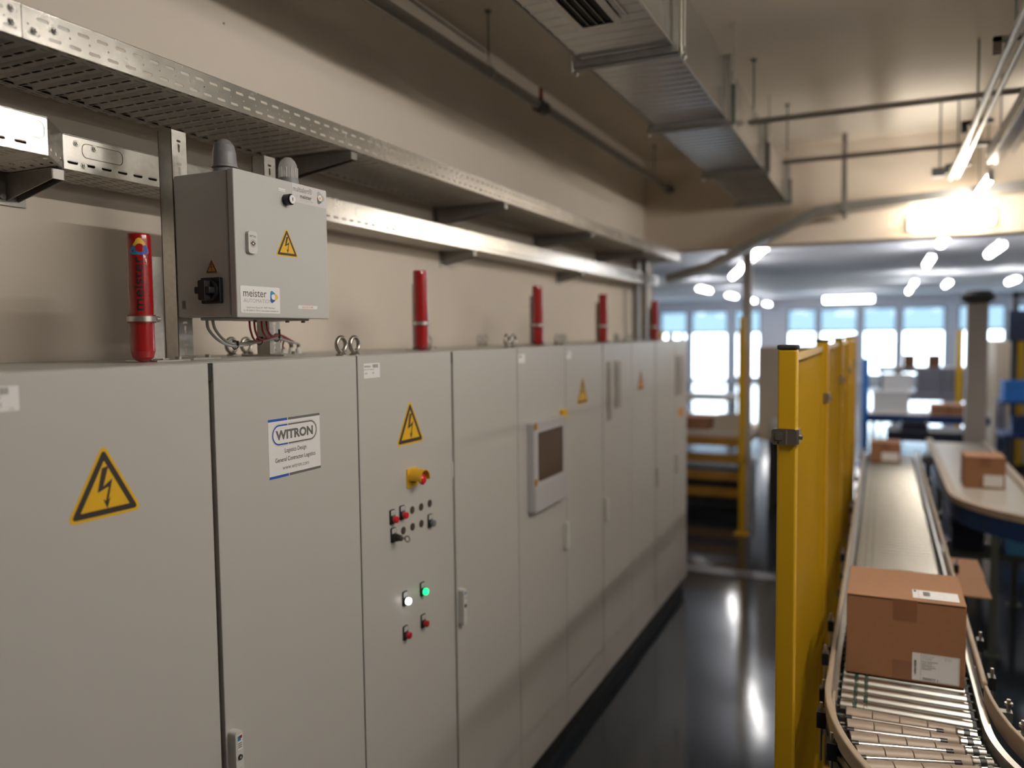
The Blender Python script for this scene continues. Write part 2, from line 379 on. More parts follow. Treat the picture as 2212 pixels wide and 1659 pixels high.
def handle_badge(door, y, z):
    F = FR((.0262, y, z), EY, EZ); mb = MB()
    mb.rrect(F, -.0085, .0095, -.048, -.008, .002, 0, .0006, 'sticker_white')
    mb.quad(F, -.007, .004, -.024, -.011, 'print_sky', .0009); mb.quad(F, -.001, .008, -.019, -.011, 'print_redbrown', .001)
    for i in range(3): mb.quad(F, -.006, .007, -.032-i*.005, -.0295-i*.005, 'print_grey', .0009)
    mb.lathe([(0, .002), (.0035, .002), (.0036, .0035), (.0065, .0035), (.0068, 0)], F(0, -.066, 0), EX, 'switch_black', 16, ['print_light', 'nickel', 'switch_black', 'switch_black'])
    mb.quad(F, -.006, .006, -.094, -.0935, 'print_grey', .0009)
    return mb
def push_button(parent, y, z, cap, kind='cap'):
    F = FR((0, y, z), EY, EZ); mb = MB()
    mb.rrect(F, -.0145, .0145, -.017, .033, .006, 0, .005, 'switch_black')
    mb.rect(F, -.0115, .0115, .014, .030, .005, .0058, 'paper_grey'); mb.text(F, 'Q1', 0, .020, .008, .006, 'print_black', 'CENTER'); mb.quad(F, -.009, .009, .0165, .0172, 'print_black', .006)
    o = F(0, 0, 0)
    if kind == 'cap': mb.lathe([(.0135, .004), (.0135, .010), (.0120, .011), (.0120, .020), (.0105, .023), (.004, .0245), (0, .0245)], o, EX, cap, 24, ['switch_black', 'switch_black', cap, cap, cap, cap])
    else:
        mb.lathe([(.0135, .004), (.0135, .018), (.0105, .024), (.0095, .036), (.006, .037), (0, .037)], o, EX, cap, 24, ['switch_black']*3+['nickel']*2)
        G = FR(o+Vector((.037, 0, 0)), EX, EZ)
        mb.rect(G, 0, .012, -.003, .003, -.0012, .0012, 'nickel')
        mb.lathe([(.006, -.0012), (.0125, -.0012), (.0125, .0012), (.006, .0012), (.006, -.0012)], G(.020, 0, 0), EY, 'nickel', 20)
    return build(mb, 'push_button' if kind == 'cap' else 'key_switch', parent)
cabs = [('grey control cabinet nearest the camera, with large warning triangle and blue-grey logo sign', [(.8465, 1.4465), (1.4465, 2.0465)]),
        ('grey control cabinet with yellow emergency stop and rows of push buttons on its left door', [(2.0465, 2.6465), (2.6465, 3.2465)]),
        ('narrow grey cabinet door unit carrying a dark operator screen', [(3.2465, 3.8465)]),
        ('grey control cabinet with warning triangle and ventilation grilles, just beyond the screen', [(3.8465, 4.4465), (4.4465, 5.0465)]),
        ('blurred grey control cabinet with a faint warning triangle, second from the far end', [(5.0465, 5.6465), (5.6465, 6.2465)]),
        ('narrow grey cabinet at the far end of the row with a yellow sticker', [(6.2465, 6.67)])]
DOORS = []
CABS = []
for ci, (lab, ds) in enumerate(cabs):
    a, b = ds[0][0], ds[-1][1]
    r = thing('control_cabinet', lab, 'electrical cabinet', (-.3, (a+b)/2, 0), 'row of grey control cabinets along the left wall'); CABS.append(r)
    build(MB().box(-CD, -.030, a+.001, b-.001, .1, TOP-.001, 'cabinet_grey'), 'body', r)
    build(MB().box(-CD, -.002, a+.0015, b-.0015, TOP-.0015, TOP, 'cabinet_grey'), 'roof_plate', r)
    build(MB().box(-.030, -.024, a+.004, b-.004, .11, TOP-.004, 'seam_brown'), 'door_seal', r, label='dark rubber door seal')
    build(MB().box(-CD+.01, -.03, a+.002, b-.002, 0, .1, 'plinth_black'), 'plinth', r, label='black plinth')
    for di, (c, d) in enumerate(ds):
        e0 = .004 if di == 0 else .0125
        o = build(MB().box(-.024, 0, c+e0, d-.0032, .105, TOP-.002, 'cabinet_grey'), 'door', r, bevel=.0022)
        DOORS.append(o)
    for x in (-.032, -.475):
        eye(r, x, a+.034); eye(r, x, b-.034)
    # dark hinge recess at the top of double-door seams
    if len(ds) == 2:
        s = ds[1][0]
        build(MB().box(-.0235, -.003, s-.001, s+.011, TOP-.045, TOP-.004, 'seal_black').box(-.0235, -.012, s-.0028, s+.010, .11, TOP-.05, 'seam_brown'), 'centre_post', r, label='dark gap strip between the two doors')
FX = lambda y, z: FR((0, y, z), EY, EZ)
build(warn_sign(FX(1.148, 1.785), 0, 0, .182), 'warning_sign', DOORS[0], label='large yellow and black lightning triangle')
F = FX(.874, 2.027)
lb = MB().rrect(F, 0, .1, 0, .047, .002, 0, .0006, 'sticker_white'); barcode(lb, F, .004, .08, .032, .0445, .0008, 'print_grey', seed=3)
lb.text(F, 'Ident. / Name / Bezeichnung', .002, .0255, .0052, .0008, 'print_black', sx=1.05, bold=.01); lb.text(F, '+S01', .042, .0085, .0125, .0008, 'print_black'); lb.text(F, '-17902', .078, .0025, .004, .0008, 'print_black')
build(lb, 'name_label', DOORS[0], label='white barcode label')
F = FX(1.643, 1.779); sg = MB().rect(F, 0, .2145, 0, .1605, 0, .0008, 'sticker_white')
for b0, b1 in ((0, .0068), (.1537, .1605)):
    sg.quad(F, 0, .0765, b0, b1, 'print_blue', .0011); sg.quad(F, .079, .2145, b0, b1, 'print_grey', .0011)
def capsule(mb, F, a0, a1, b0, b1, w, h, split, c1, c2):
    r = (b1-b0)/2; pts = []
    K = 16
    for i in range(K+1): t = -PI/2+PI*i/K; pts.append((a1-r+r*math.cos(t), b0+r+r*math.sin(t)))
    pts.append((split+.0012, b1)); pts.append((split-.0012, b1))
    for i in range(K+1): t = PI/2+PI*i/K; pts.append((a0+r+r*math.cos(t), b0+r+r*math.sin(t)))
    pts.append((split-.0012, b0)); pts.append((split+.0012, b0))
    cx0, cx1, cy = a0+r, a1-r, b0+r
    def inn(p):
        x, y = p; qx = min(max(x, cx0), cx1); d = math.hypot(x-qx, y-cy); return (qx+(x-qx)/d*(d-w), cy+(y-cy)/d*(d-w))
    n = len(pts)
    for i in range(n):
        p, q = pts[i], pts[(i+1) % n]
        if abs(p[0]-q[0]) < .003 and abs(p[0]-split) < .002 and abs(q[0]-split) < .002: continue
        col = c1 if (p[0]+q[0])/2 < split else c2
        mb.add([F(*p, h), F(*q, h), F(*inn(q), h), F(*inn(p), h)], [(0, 1, 2, 3)], col)
capsule(sg, F, .012, .2025, .085, .146, .0008, .0011, .0775, 'print_light', 'print_light')
capsule(sg, F, .0145, .200, .0875, .1435, .0042, .0011, .0775, 'print_blue', 'print_grey')
sg.text(F, 'WITRON', .1075, .1035, .0335, .0011, 'print_grey', 'CENTER', bold=.045, sx=1.12)
sg.text(F, 'Logistics Design', .1075, .0655, .0165, .0011, 'print_black', 'CENTER', sx=.86, bold=.006)
sg.text(F, 'General Contractor Logistics', .1075, .042, .0165, .0011, 'print_black', 'CENTER', sx=.86, bold=.006)
sg.text(F, 'www.witron.com', .1075, .0195, .0165, .0011, 'print_grey', 'CENTER', sx=.95)
build(sg, 'company_sign', DOORS[1], label='white sign with grey lettering and blue stripes')
h = door_handle(DOORS[1], 1.478, 1.172); mbb = handle_badge(None, 1.478, 1.172)
def merge(o, mb):                                   # add shapes to an existing mesh object
    base = absloc(o); me = o.data; import bmesh
    names = [m.name for m in me.materials]
    bm = bmesh.new(); bm.from_mesh(me)
    vv = [bm.verts.new(Vector(v)-base) for v in mb.v]
    for f, m in zip(mb.f, mb.m):
        if m not in names: names.append(m); me.materials.append(MATS[m])
        try: fc = bm.faces.new([vv[i] for i in f]); fc.material_index = names.index(m)
        except ValueError: pass
    bm.to_mesh(me); bm.free()
merge(h, mbb)
# control door
build(warn_sign(FX(2.3475, 1.785), 0, 0, .180), 'warning_sign', DOORS[2], label='yellow lightning triangle above the emergency stop')
F = FX(2.082, 2.026); lb = MB().rrect(F, 0, .088, 0, .047, .002, 0, .0006, 'sticker_white'); lb.text(F, 'WITRON', .002, .034, .0085, .0008, 'print_grey', bold=.03)
barcode(lb, F, .048, .078, .032, .043, .0008, 'print_grey', seed=5); lb.text(F, 'Ident. / Name / Bezeichnung', .002, .026, .0046, .0008, 'print_black', bold=.01)
lb.text(F, '=SS07', .002, .013, .007, .0008, 'print_black'); lb.text(F, '+S02', .042, .013, .007, .0008, 'print_black'); build(lb, 'name_label', DOORS[2], label='small white name label')
es = MB(); F = FX(2.350, 1.668)
es.rrect(F, -.034, .034, -.033, .033, .003, 0, .005, 'warn_yellow')
K = 18; arc = [(.031*math.cos(-.25+(PI+.5)*i/K), .031*math.sin(-.25+(PI+.5)*i/K)) for i in range(K+1)]; ari = [(x*.91, y*.91) for x, y in arc]
for i in range(K):
    for (P, Q) in ((arc[i], arc[i+1]), (ari[i+1], ari[i])): es.add([F(*P, .005), F(*Q, .005), F(*Q, .056), F(*P, .056)], [(0, 1, 2, 3)], 'warn_yellow', True)
    es.add([F(*arc[i], .056), F(*arc[i+1], .056), F(*ari[i+1], .056), F(*ari[i], .056)], [(0, 1, 2, 3)], 'warn_yellow')
for i in (0, K): es.add([F(*arc[i], .005), F(*ari[i], .005), F(*ari[i], .056), F(*arc[i], .056)], [(0, 1, 2, 3)], 'warn_yellow')
build(es, 'stop_button_guard', DOORS[2], label='yellow hooded guard')
e2 = MB().lathe([(.013, .004), (.013, .018), (.009, .020), (.009, .034), (.017, .038), (.018, .047), (.013, .052), (0, .054)], F(0, -.005, 0), EX, 'lamp_red_bright', 28, ['switch_black']*3+['lamp_red_bright']*4)
build(e2, 'stop_button', DOORS[2], label='red mushroom button')
for y, z, c, k in ((2.222, 1.548, 'lamp_red_bright', 'cap'), (2.282, 1.550, 'lamp_red_bright', 'cap'), (2.465, 1.482, 'button_grey', 'cap'), (2.226, 1.486, '', 'key'),
                   (2.289, 1.250, 'lamp_white', 'cap'), (2.404, 1.249, 'lamp_green', 'cap'), (2.288, 1.130, 'lamp_red', 'cap'), (2.405, 1.132, 'lamp_red', 'cap')):
    push_button(DOORS[2], y, z, c, k)
for y, z in ((2.349, 1.553), (2.408, 1.552), (2.468, 1.553), (2.290, 1.494), (2.349, 1.494), (2.408, 1.492)):
    build(MB().lathe([(.0135, 0), (.0135, .002), (.011, .003), (0, .003)], (0, y, z), EX, 'plug_brown', 20), 'blanking_plug', DOORS[2], label='dark blanking plug')
build(MB().rrect(FX(2.6365, 1.648), -.004, .006, -.03, .03, .002, -.004, .003, 'plastic_light'), 'hinge', DOORS[3])
h = door_handle(DOORS[3], 2.680, 1.177); merge(h, handle_badge(None, 2.680, 1.177))
# operator screen
pn = build(MB().rrect(FX(3.345, 1.33), 0, .415, 0, .42, .01, 0, .035, 'hmi_grey').rrect(FX(3.345, 1.33), .005, .40, .005, .13, .006, .035, .040, 'hmi_grey'), 'operator_panel', DOORS[4], bevel=.003, label='grey operator panel')
build(MB().rrect(FX(3.40, 1.475), 0, .30, 0, .228, .006, .034, .040, 'screen_brown'), 'screen', DOORS[4], label='dark brown display')
for y, z in ((3.352, 1.735), (3.352, 1.475)): build(MB().rect(FX(y, z), 0, .02, -.015, .015, .035, .042, 'machine_orange'), 'coloured_marker', DOORS[4], label='small orange marker')
build(MB().rect(FX(3.79, 1.755), -.03, .03, -.03, .02, .0, .02, 'warn_yellow'), 'coloured_marker', DOORS[4], label='yellow marker above the screen')
build(warn_sign(FX(4.104, 1.778), 0, 0, .180), 'warning_sign', DOORS[5], label='yellow warning triangle')
build(warn_sign(FX(5.262, 1.775), 0, 0, .170, 'warn_orange'), 'warning_sign', DOORS[7], label='faded warning triangle')
def vent(d, y0, y1, z0, z1):
    mb = MB().rect(FX(0, 0), y0, y1, z0, z1, 0, .006, 'vent_grey')
    n = int((z1-z0-.04)/.025)
    for i in range(n): mb.rect(FX(0, 0), y0+.015, y1-.015, z0+.02+i*.025, z0+.032+i*.025, .006, .012, 'vent_grey')
    build(mb, 'ventilation_grille', d, label='grey slotted grille')
vent(DOORS[6], 4.53, 4.60, 1.64, 1.99); vent(DOORS[6], 4.68, 4.79, 1.70, 1.99); vent(DOORS[9], 6.28, 6.5, 1.66, 1.975)
build(MB().rrect(FX(6.45, 1.515), -.08, .08, -.035, .035, .005, 0, .001, 'warn_orange'), 'yellow_sticker', DOORS[9])
for d, y in ((DOORS[4], 3.815), (DOORS[6], 4.475), (DOORS[8], 5.675), (DOORS[9], 6.275)): door_handle(d, y, 1.19)
for d, y in ((DOORS[4], 3.262), (DOORS[5], 3.862)):
    F = FX(y, 2.03); build(MB().rrect(F, 0, .07, 0, .04, .002, 0, .0006, 'sticker_white').quad(F, .01, .03, .025, .033, 'print_grey', .001), 'name_label', d, label='small white name label')

# ------------------------------------------------------------------ wall-mounted style alarm box on posts
def post(y, lab):
    r = thing('mounting_post', lab, 'steel post', (-.30, y, TOP), 'galvanised posts carrying the alarm box')
    mb = MB(); x0, x1 = -.318, -.270; t = .0025; zt = 2.722
    w = .036
    mb.box(x0, x1, y-w, y-w+t, TOP+.006, zt, 'galvanised')                       # web towards the camera side
    # front flange facing the room with keyhole slots, built from cells
    F = FR((x1, y-w, TOP+.006), EY, EZ); zz = 0
    H = zt-TOP-.006; n = 10; ch = H/n
    for i in range(n):
        z0 = i*ch; wid = .052
        mb.slot(F, 0, wid, z0, z0+ch*.5, .007, ch*.36, 'galvanised'); mb.slot(F, 0, wid, z0+ch*.5, z0+ch*.62, .015, ch*.10, 'galvanised'); mb.quad(F, 0, wid, z0+ch*.62, z0+ch, 'galvanised')
    mb.box(x0, x0+t, y-w, y-w+.04, TOP+.006, zt, 'galvanised')
    build(mb, 'channel', r, solid=0)
    build(MB().box(-.37, -.20, y-.05, y+.05, TOP, TOP+.006, 'galvanised').cyl((-.225, y+.025, TOP+.006), (-.225, y+.025, TOP+.014), .008, 'nickel', 6).cyl((-.35, y-.03, TOP+.006), (-.35, y-.03, TOP+.014), .008, 'nickel', 6)
          .box(-.318, -.268, y-.034, y+.02, TOP+.006, TOP+.011, 'galvanised'), 'foot_plate', r, bevel=.001)
    return r
post(1.640, 'left galvanised channel post standing on the cabinet roof beside the tallest red canister')
post(1.997, 'right galvanised channel post with grey and red cables passing its foot')
BX0, BX1, BY0, BY1, BZ0, BZ1 = -.252, -.062, 1.588, 1.968, 2.215, 2.595
box = thing('alarm_control_box', 'square grey alarm box with logo stickers mounted above the cabinets', 'control box', ((BX0+BX1)/2, (BY0+BY1)/2, BZ0))
build(MB().box(BX0, BX1-.002, BY0+.002, BY1-.002, BZ0, BZ1-.002, 'box_grey'), 'enclosure', box, bevel=.006, seg=3)
build(MB().box(BX1-.004, BX1, BY0+.006, BY1-.006, BZ0+.006, BZ1-.006, 'seal_black'), 'gasket', box, label='black gasket line')
bd = build(MB().box(BX1+.001, -.040, BY0, BY1, BZ0-.003, BZ1, 'box_grey'), 'door', box, bevel=.003, seg=3)
build(MB().box(BX0+.03, BX1-.02, BY0+.05, BY1-.04, BZ0-.008, BZ0, 'box_grey').cyl((-.09, BY0+.12, BZ0-.014), (-.09, BY0+.12, BZ0-.008), .006, 'plastic_grey').cyl((-.09, BY1-.13, BZ0-.014), (-.09, BY1-.13, BZ0-.008), .006, 'plastic_grey').cyl((-.09, BY1-.06, BZ0-.014), (-.09, BY1-.06, BZ0-.008), .006, 'plastic_grey'), 'gland_plate', box, bevel=.003)
DF = lambda y, z: FR((-.0398, y, z), EY, EZ)
build(warn_sign(DF(1.786, 2.384), 0, 0, .094), 'warning_sign', bd, label='yellow lightning triangle')
F = DF(1.600, 2.224); lb = MB().rrect(F, 0, .150, 0, .071, .004, 0, .0008, 'sticker_white')
lb.text(F, 'meister', .008, .043, .029, .0011, 'print_grey', bold=.006, sx=1.0); lb.text(F, 'AUTOMATION', .010, .0275, .0145, .0011, 'print_light', sx=1.12)
lb.text(F, 'Guido-Horn-Strasse 93   97877 Wertheim', .075, .0125, .0062, .0011, 'print_grey', 'CENTER'); lb.text(F, 'Tel +49 (0)9342 91 570-10 / www.meister-automation.de', .075, .0045, .0062, .0011, 'print_grey', 'CENTER', sx=.92)
logo(lb, F, .124, .045, .017, .0011, ['print_yellow', 'print_sky', 'print_blue'])
build(lb, 'company_sticker', bd, label='white sticker with three-coloured rounded triangle logo')
F = DF(1.812, 2.541); lb = MB().rect(F, 0, .154, 0, .053, 0, .0006, 'sticker_pale')
lb.text(F, 'multialert\u00ae', .004, .031, .021, .0009, 'print_grey', sx=.86); lb.text(F, 'by', .016, .0155, .010, .0009, 'print_light'); lb.text(F, 'meister', .034, .0145, .0165, .0009, 'print_black', bold=.016, sx=1.02)
lb.text(F, 'AUTOMATION', .036, .0065, .0082, .0009, 'print_light', sx=1.02); logo(lb, F, .125, .027, .019, .0009, ['print_light', 'print_light', 'print_grey'])
lb.prism([(.125+.0085*math.cos(2*PI*i/16), .027+.0085*math.sin(2*PI*i/16)) for i in range(16)], F, .0006, .0008, 'sticker_white')
lb.prism([(.1215, .0225), (.128, .0225), (.129, .027), (.1275, .031), (.1255, .0285), (.124, .032), (.1215, .028)], F, .0008, .0010, 'print_orange')
build(lb, 'product_label', bd, label='pale label with grey logo')
F = DF(1.757, 2.563); build(MB().rect(F, 0, .028, 0, .0075, 0, .0006, 'sticker_white').text(F, 'Alarm quittieren', .014, .0022, .0038, .0008, 'print_grey', 'CENTER'), 'name_label', bd, label='tiny white label')
F = DF(1.826, 2.240); build(MB().rect(F, 0, .085, 0, .0095, 0, .0006, 'sticker_white').text(F, 'GG07.SF1.V-0001', .0425, .0022, .0072, .0008, 'print_red', 'CENTER'), 'code_label', bd, label='white strip with red lettering')
kn = MB().lathe([(.0155, 0), (.0155, .005), (.0145, .006), (.0155, .010), (.0155, .020), (.0120, .0245), (.0115, .0245), (.0, .0250)], DF(1.786, 2.541)(0, 0, 0), EX, 'switch_black', 24, ['switch_black']*5+['sticker_white']*2)
kn.rect(FR(DF(1.786, 2.541)(0, 0, .0252), EY, EZ), -.001, .001, -.005, .005, 0, .0008, 'print_black')
build(kn, 'key_lock_button', bd, label='black round push lock')
F = DF(1.642, 2.408); lk = MB().rrect(F, -.0165, .0165, -.028, .030, .008, 0, .010, 'plastic_light'); lk.text(F, 'RITTAL', 0, .014, .0075, .0104, 'print_black', 'CENTER', bold=.012)
lk.lathe([(.0088, 0), (.0098, 0)], F(0, -.002, .0104), EX, 'print_redbrown', 24); lk.lathe([(0, 0), (.0062, 0)], F(0, -.002, .0106), EX, 'print_black', 20); lk.lathe([(0, 0), (.0026, 0)], F(0, -.002, .0109), EX, 'sticker_white', 14)
lk.rect(F, -.009, .009, -.0032, -.0008, .0105, .0107, 'print_black')
build(lk, 'quarter_turn_lock', bd, bevel=0, label='pale oval lock cover')
# camera-side face: rotary switch and its sign; frame a along +x
SF = lambda x, z: FR((x, BY0+.002, z), EX, EZ)
build(warn_sign(SF(-.125, 2.3295), 0, 0, .042, 'warn_orange'), 'warning_sign', box, label='small orange lightning triangle')
sw = MB().rrect(SF(-.122, 2.283), -.032, .034, -.034, .034, .004, 0, .012, 'switch_black')
sw.lathe([(.030, .012), (.030, .020), (.026, .022), (0, .022)], SF(-.122, 2.283)(0, 0, 0), (0, -1, 0), 'switch_black', 24)
sw.rrect(SF(-.122, 2.283), -.012, .012, -.026, .026, .005, .02, .042, 'switch_black'); sw.rrect(SF(-.122, 2.283), -.026, .026, -.009, .009, .004, .02, .040, 'switch_black')
build(sw, 'rotary_switch', box, bevel=.001, label='black rotary main switch')
F = SF(-.236, 2.236); lb = MB().rect(F, 0, .014, 0, .026, 0, .0006, 'print_light')
for i in range(4): lb.quad(F, .002+i*.003, .004+i*.003, .003, .023, 'print_grey', .0009)
build(lb, 'rating_label', box, label='tiny grey label')
sir = MB(); o = (-.132, 1.655, BZ1-.002)
sir.lathe([(0, 0), (.030, 0), (.032, .014), (.032, .016), (.026, .016), (.026, .021), (.034, .021), (.034, .027), (.032, .028), (.0305, .060), (.026, .080), (.017, .092), (.008, .097), (0, .098)], o, EZ, 'plastic_grey', 32)
build(sir, 'siren', box, label='dark grey domed siren')
be = MB(); o = (-.112, 1.885, BZ1-.002)
be.lathe([(0, 0), (.028, 0), (.028, .010), (.031, .012), (.031, .022), (.029, .023), (.029, .030)], o, EZ, 'plastic_grey', 32)
bc = build(be, 'beacon', box, label='grey based flashing beacon')
dm = MB(); prof = [(.027, .030), (.0275, .055), (.026, .068), (.021, .080), (.012, .089), (0, .092)]
dm.lathe(prof, o, EZ, 'clear_dome', 32)
for i in range(12):
    t = 2*PI*i/12; dm.cyl((o[0]+.0275*math.cos(t), o[1]+.0275*math.sin(t), o[2]+.031), (o[0]+.0278*math.cos(t), o[1]+.0278*math.sin(t), o[2]+.06), .0013, 'plastic_light', 6)
build(dm, 'dome', bc, label='clear plastic dome')
# cables from the gland plate to the row of cable glands on the cabinet roof
glands = [(-.38, 2.125), (-.375, 2.150), (-.365, 2.175), (-.355, 2.200)]
for x, y in glands:
    build(MB().lathe([(.011, 0), (.011, .004), (.009, .005), (.009, .016), (.0075, .020), (.005, .024)], (x, y, TOP), EZ, 'plastic_light', 12), 'cable_gland', CABS[1], label='pale plastic cable gland')
def spline(P, n=10):
    P = [Vector(p) for p in P]; Q = [P[0]]+P+[P[-1]]; out = []
    for i in range(1, len(Q)-2):
        a, b, c, d = Q[i-1], Q[i], Q[i+1], Q[i+2]
        for j in range(n):
            t = j/n; out.append(.5*((2*b)+(-a+c)*t+(2*a-5*b+4*c-d)*t*t+(-a+3*b-3*c+d)*t**3))
    return out+[P[-1]]
CP = {
    'g1': [(-0.176, 1.617, 2.205), (-0.177, 1.622, 2.184), (-0.18, 1.65, 2.159), (-0.185, 1.687, 2.143), (-0.195, 1.737, 2.135), (-0.21, 1.803, 2.139), (-0.225, 1.868, 2.146), (-0.245, 1.968, 2.155), (-0.3, 2.08, 2.146), (-0.35, 2.175, 2.124)],
    'g2': [(-0.167, 1.628, 2.207), (-0.17, 1.64, 2.182), (-0.18, 1.677, 2.156), (-0.188, 1.716, 2.144), (-0.2, 1.765, 2.142), (-0.21, 1.813, 2.146), (-0.225, 1.872, 2.152), (-0.245, 1.969, 2.161), (-0.3, 2.069, 2.154), (-0.36, 2.159, 2.128)],
    'r1': [(-0.165, 1.765, 2.208), (-0.167, 1.77, 2.182), (-0.175, 1.791, 2.155), (-0.2, 1.841, 2.149), (-0.25, 1.97, 2.163), (-0.31, 2.06, 2.145), (-0.37, 2.121, 2.122)],
    'r2': [(-0.165, 1.784, 2.208), (-0.167, 1.79, 2.178), (-0.18, 1.819, 2.156), (-0.21, 1.881, 2.153), (-0.25, 1.975, 2.164), (-0.31, 2.074, 2.149), (-0.36, 2.128, 2.122)],
    'r3': [(-0.165, 1.814, 2.209), (-0.17, 1.824, 2.178), (-0.18, 1.852, 2.16), (-0.22, 1.919, 2.16), (-0.25, 1.979, 2.163), (-0.3, 2.075, 2.15), (-0.36, 2.158, 2.125)],
    'r4': [(-0.165, 1.834, 2.209), (-0.17, 1.844, 2.182), (-0.18, 1.87, 2.165), (-0.22, 1.938, 2.164), (-0.25, 1.992, 2.166), (-0.3, 2.089, 2.153), (-0.35, 2.175, 2.124)],
}
GT = {'g1': 3, 'g2': 2, 'r1': 0, 'r2': 1, 'r3': 2, 'r4': 3}
def cable_path(k, dx):
    g = glands[GT[k]]; P = list(CP[k]); P[0] = (P[0][0], P[0][1], BZ0-.008)
    return spline(P[:-1]+[(g[0]+dx, g[1], TOP+.034), (g[0]+dx, g[1], TOP+.020)])
for k, lab in (('g1', 'outer'), ('g2', 'inner')):
    one(MB().tube(cable_path(k, .003), .0040, 'cable_grey', 8), 'grey_cable', lab+' grey cable looping from the left underside of the alarm box', 'cable', CP[k][0], 'grey cables under the alarm box')
for k, lab in (('r1', 'leftmost'), ('r2', 'second from the left'), ('r3', 'third from the left'), ('r4', 'rightmost')):
    one(MB().tube(cable_path(k, -.004), .0029, 'cable_red', 8), 'red_cable', lab+' of the four dark red cables hanging under the alarm box', 'cable', CP[k][0], 'red cables under the alarm box')
for k, (y, z, x, lab) in enumerate(((1.737, 2.138, -0.195, 'small black cable tie round the two grey cables'), (1.868, 2.149, -0.225, 'small black cable tie where red and grey cables meet'), (1.968, 2.158, -0.245, 'small black cable tie nearest the right post'))):
    mb = MB().tube([(x+.012*math.cos(2*PI*i/14), y+.001*math.sin(i), z+.012*math.sin(2*PI*i/14)) for i in range(14)], .0016, 'switch_black', 6, True).box(x+.008, x+.014, y-.002, y+.002, z-.002, z+.012 if k < 2 else z+.026, 'switch_black')
    one(mb, 'cable_tie', lab, 'cable tie', (x, y, z), 'black cable ties')

# ------------------------------------------------------------------ red canisters on brackets
CANX = -.195
def canister(y, lab, printed):
    r = thing('alarm_canister', lab, 'red canister', (CANX, y, TOP), 'red canisters on the cabinet roofs')
    R_ = .0285; H = .315; mb = MB()
    prof = [(0, .0), (.010, .0), (.018, .0035), (.025, .011), (R_, .026), (R_, H-.012), (R_*.97, H-.004), (R_*.9, H), (R_*.86, H-.003), (0, H-.003)]
    mb.lathe(prof, (CANX, y, TOP+.002), EZ, 'red_gloss', 40)
    can = build(mb, 'canister', r)
    cm = MB(); zc = TOP+.108
    cm.lathe([(R_+.0005, -.010), (R_+.004, -.010), (R_+.004, .010), (R_+.0005, .010)], (CANX, y, zc), EZ, 'red_rubber', 32)
    build(cm, 'clamp_lining', r, label='red rubber clamp lining')
    cm = MB(); cm.lathe([(R_+.004, -.0065), (R_+.0058, -.0065), (R_+.0058, .0065), (R_+.004, .0065)], (CANX, y, zc), EZ, 'galvanised', 32)
    cm.cyl((CANX+.012, y+R_+.002, zc), (CANX+.012, y+R_+.013, zc), .0075, 'galvanised', 8); cm.cyl((CANX-.004, y+R_, zc), (CANX-.02, y+R_+.028, zc), .004, 'nickel', 8)
    build(cm, 'pipe_clamp', r, label='zinc clamp band')
    st = MB(); y0 = y+R_+.008; x0, x1 = CANX-.062, CANX-.012; z0_, z1_ = TOP+.005, TOP+.268
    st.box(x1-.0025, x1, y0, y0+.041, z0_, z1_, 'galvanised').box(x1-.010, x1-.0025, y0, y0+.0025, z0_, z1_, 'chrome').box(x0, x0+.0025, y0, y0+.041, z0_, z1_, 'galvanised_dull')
    Fw = FR((x0+.0025, y0+.040, z0_), EX, EZ)
    for i in range(5): st.slot(Fw, 0, x1-x0-.005, i*.0526, (i+1)*.0526, .014, .030, 'galvanised_dull')
    build(st, 'strut_channel', r, bevel=.001)
    ft = MB().box(CANX-.085, CANX+.03, y0-.02, y0+.085, TOP, TOP+.005, 'galvanised').cyl((CANX+.008, y0+.065, TOP+.005), (CANX+.008, y0+.065, TOP+.012), .008, 'nickel', 6).box(CANX-.03, CANX+.025, y0+.002, y0+.022, TOP+.005, TOP+.009, 'galvanised')
    build(ft, 'foot_plate', r, bevel=.001)
    if printed:                                       # lettering wrapped round the canister, reading upwards
        rr = R_+.0006; cxv = Vector((CANX, y, 0)); view = math.atan2(0-y, 1.4768-CANX)
        def CF(a, b, h=0):                            # a: round the canister from the side facing the room, b: height
            t = view+a/R_; return Vector((CANX+(rr+h)*math.cos(t), y+(rr+h)*math.sin(t), TOP+.002+b))
        pm = MB()
        V, Pq = fine_text('meister', .014, .07)
        pm.add([CF(.006-yy*.052*.62, (.124+xx*.052*.84)) for xx, yy in V], Pq, 'print_black')
        V, Pq = fine_text('AUTOMATION', -.004, .15)
        pm.add([CF(.021-yy*.022*.62, .132+xx*.022*.97) for xx, yy in V], Pq, 'red_rubber')
        logo(pm, lambda a, b, h=0: CF(a, b, h), .001, .279, .023, 0, ['print_yellow', 'print_sky', 'print_blue'], rot=PI/2)
        build(pm, 'lettering', can, label='dark lettering and three-coloured logo')
    return r
canister(1.424, 'printed red canister with logo on the cabinet roof left of the alarm box', True)
c2 = canister(2.752, 'plain red canister with zinc clamp, the nearest one right of the alarm box', False)
for y, lab in ((3.948, 'blurred red canister above the cabinet door with the operator screen'), (5.05, 'blurred red canister second from the far end of the cabinet row'), (6.37, 'farthest red canister, beside the steel column at the end of the row')):
    dup(c2, (CANX, y, TOP), lab)

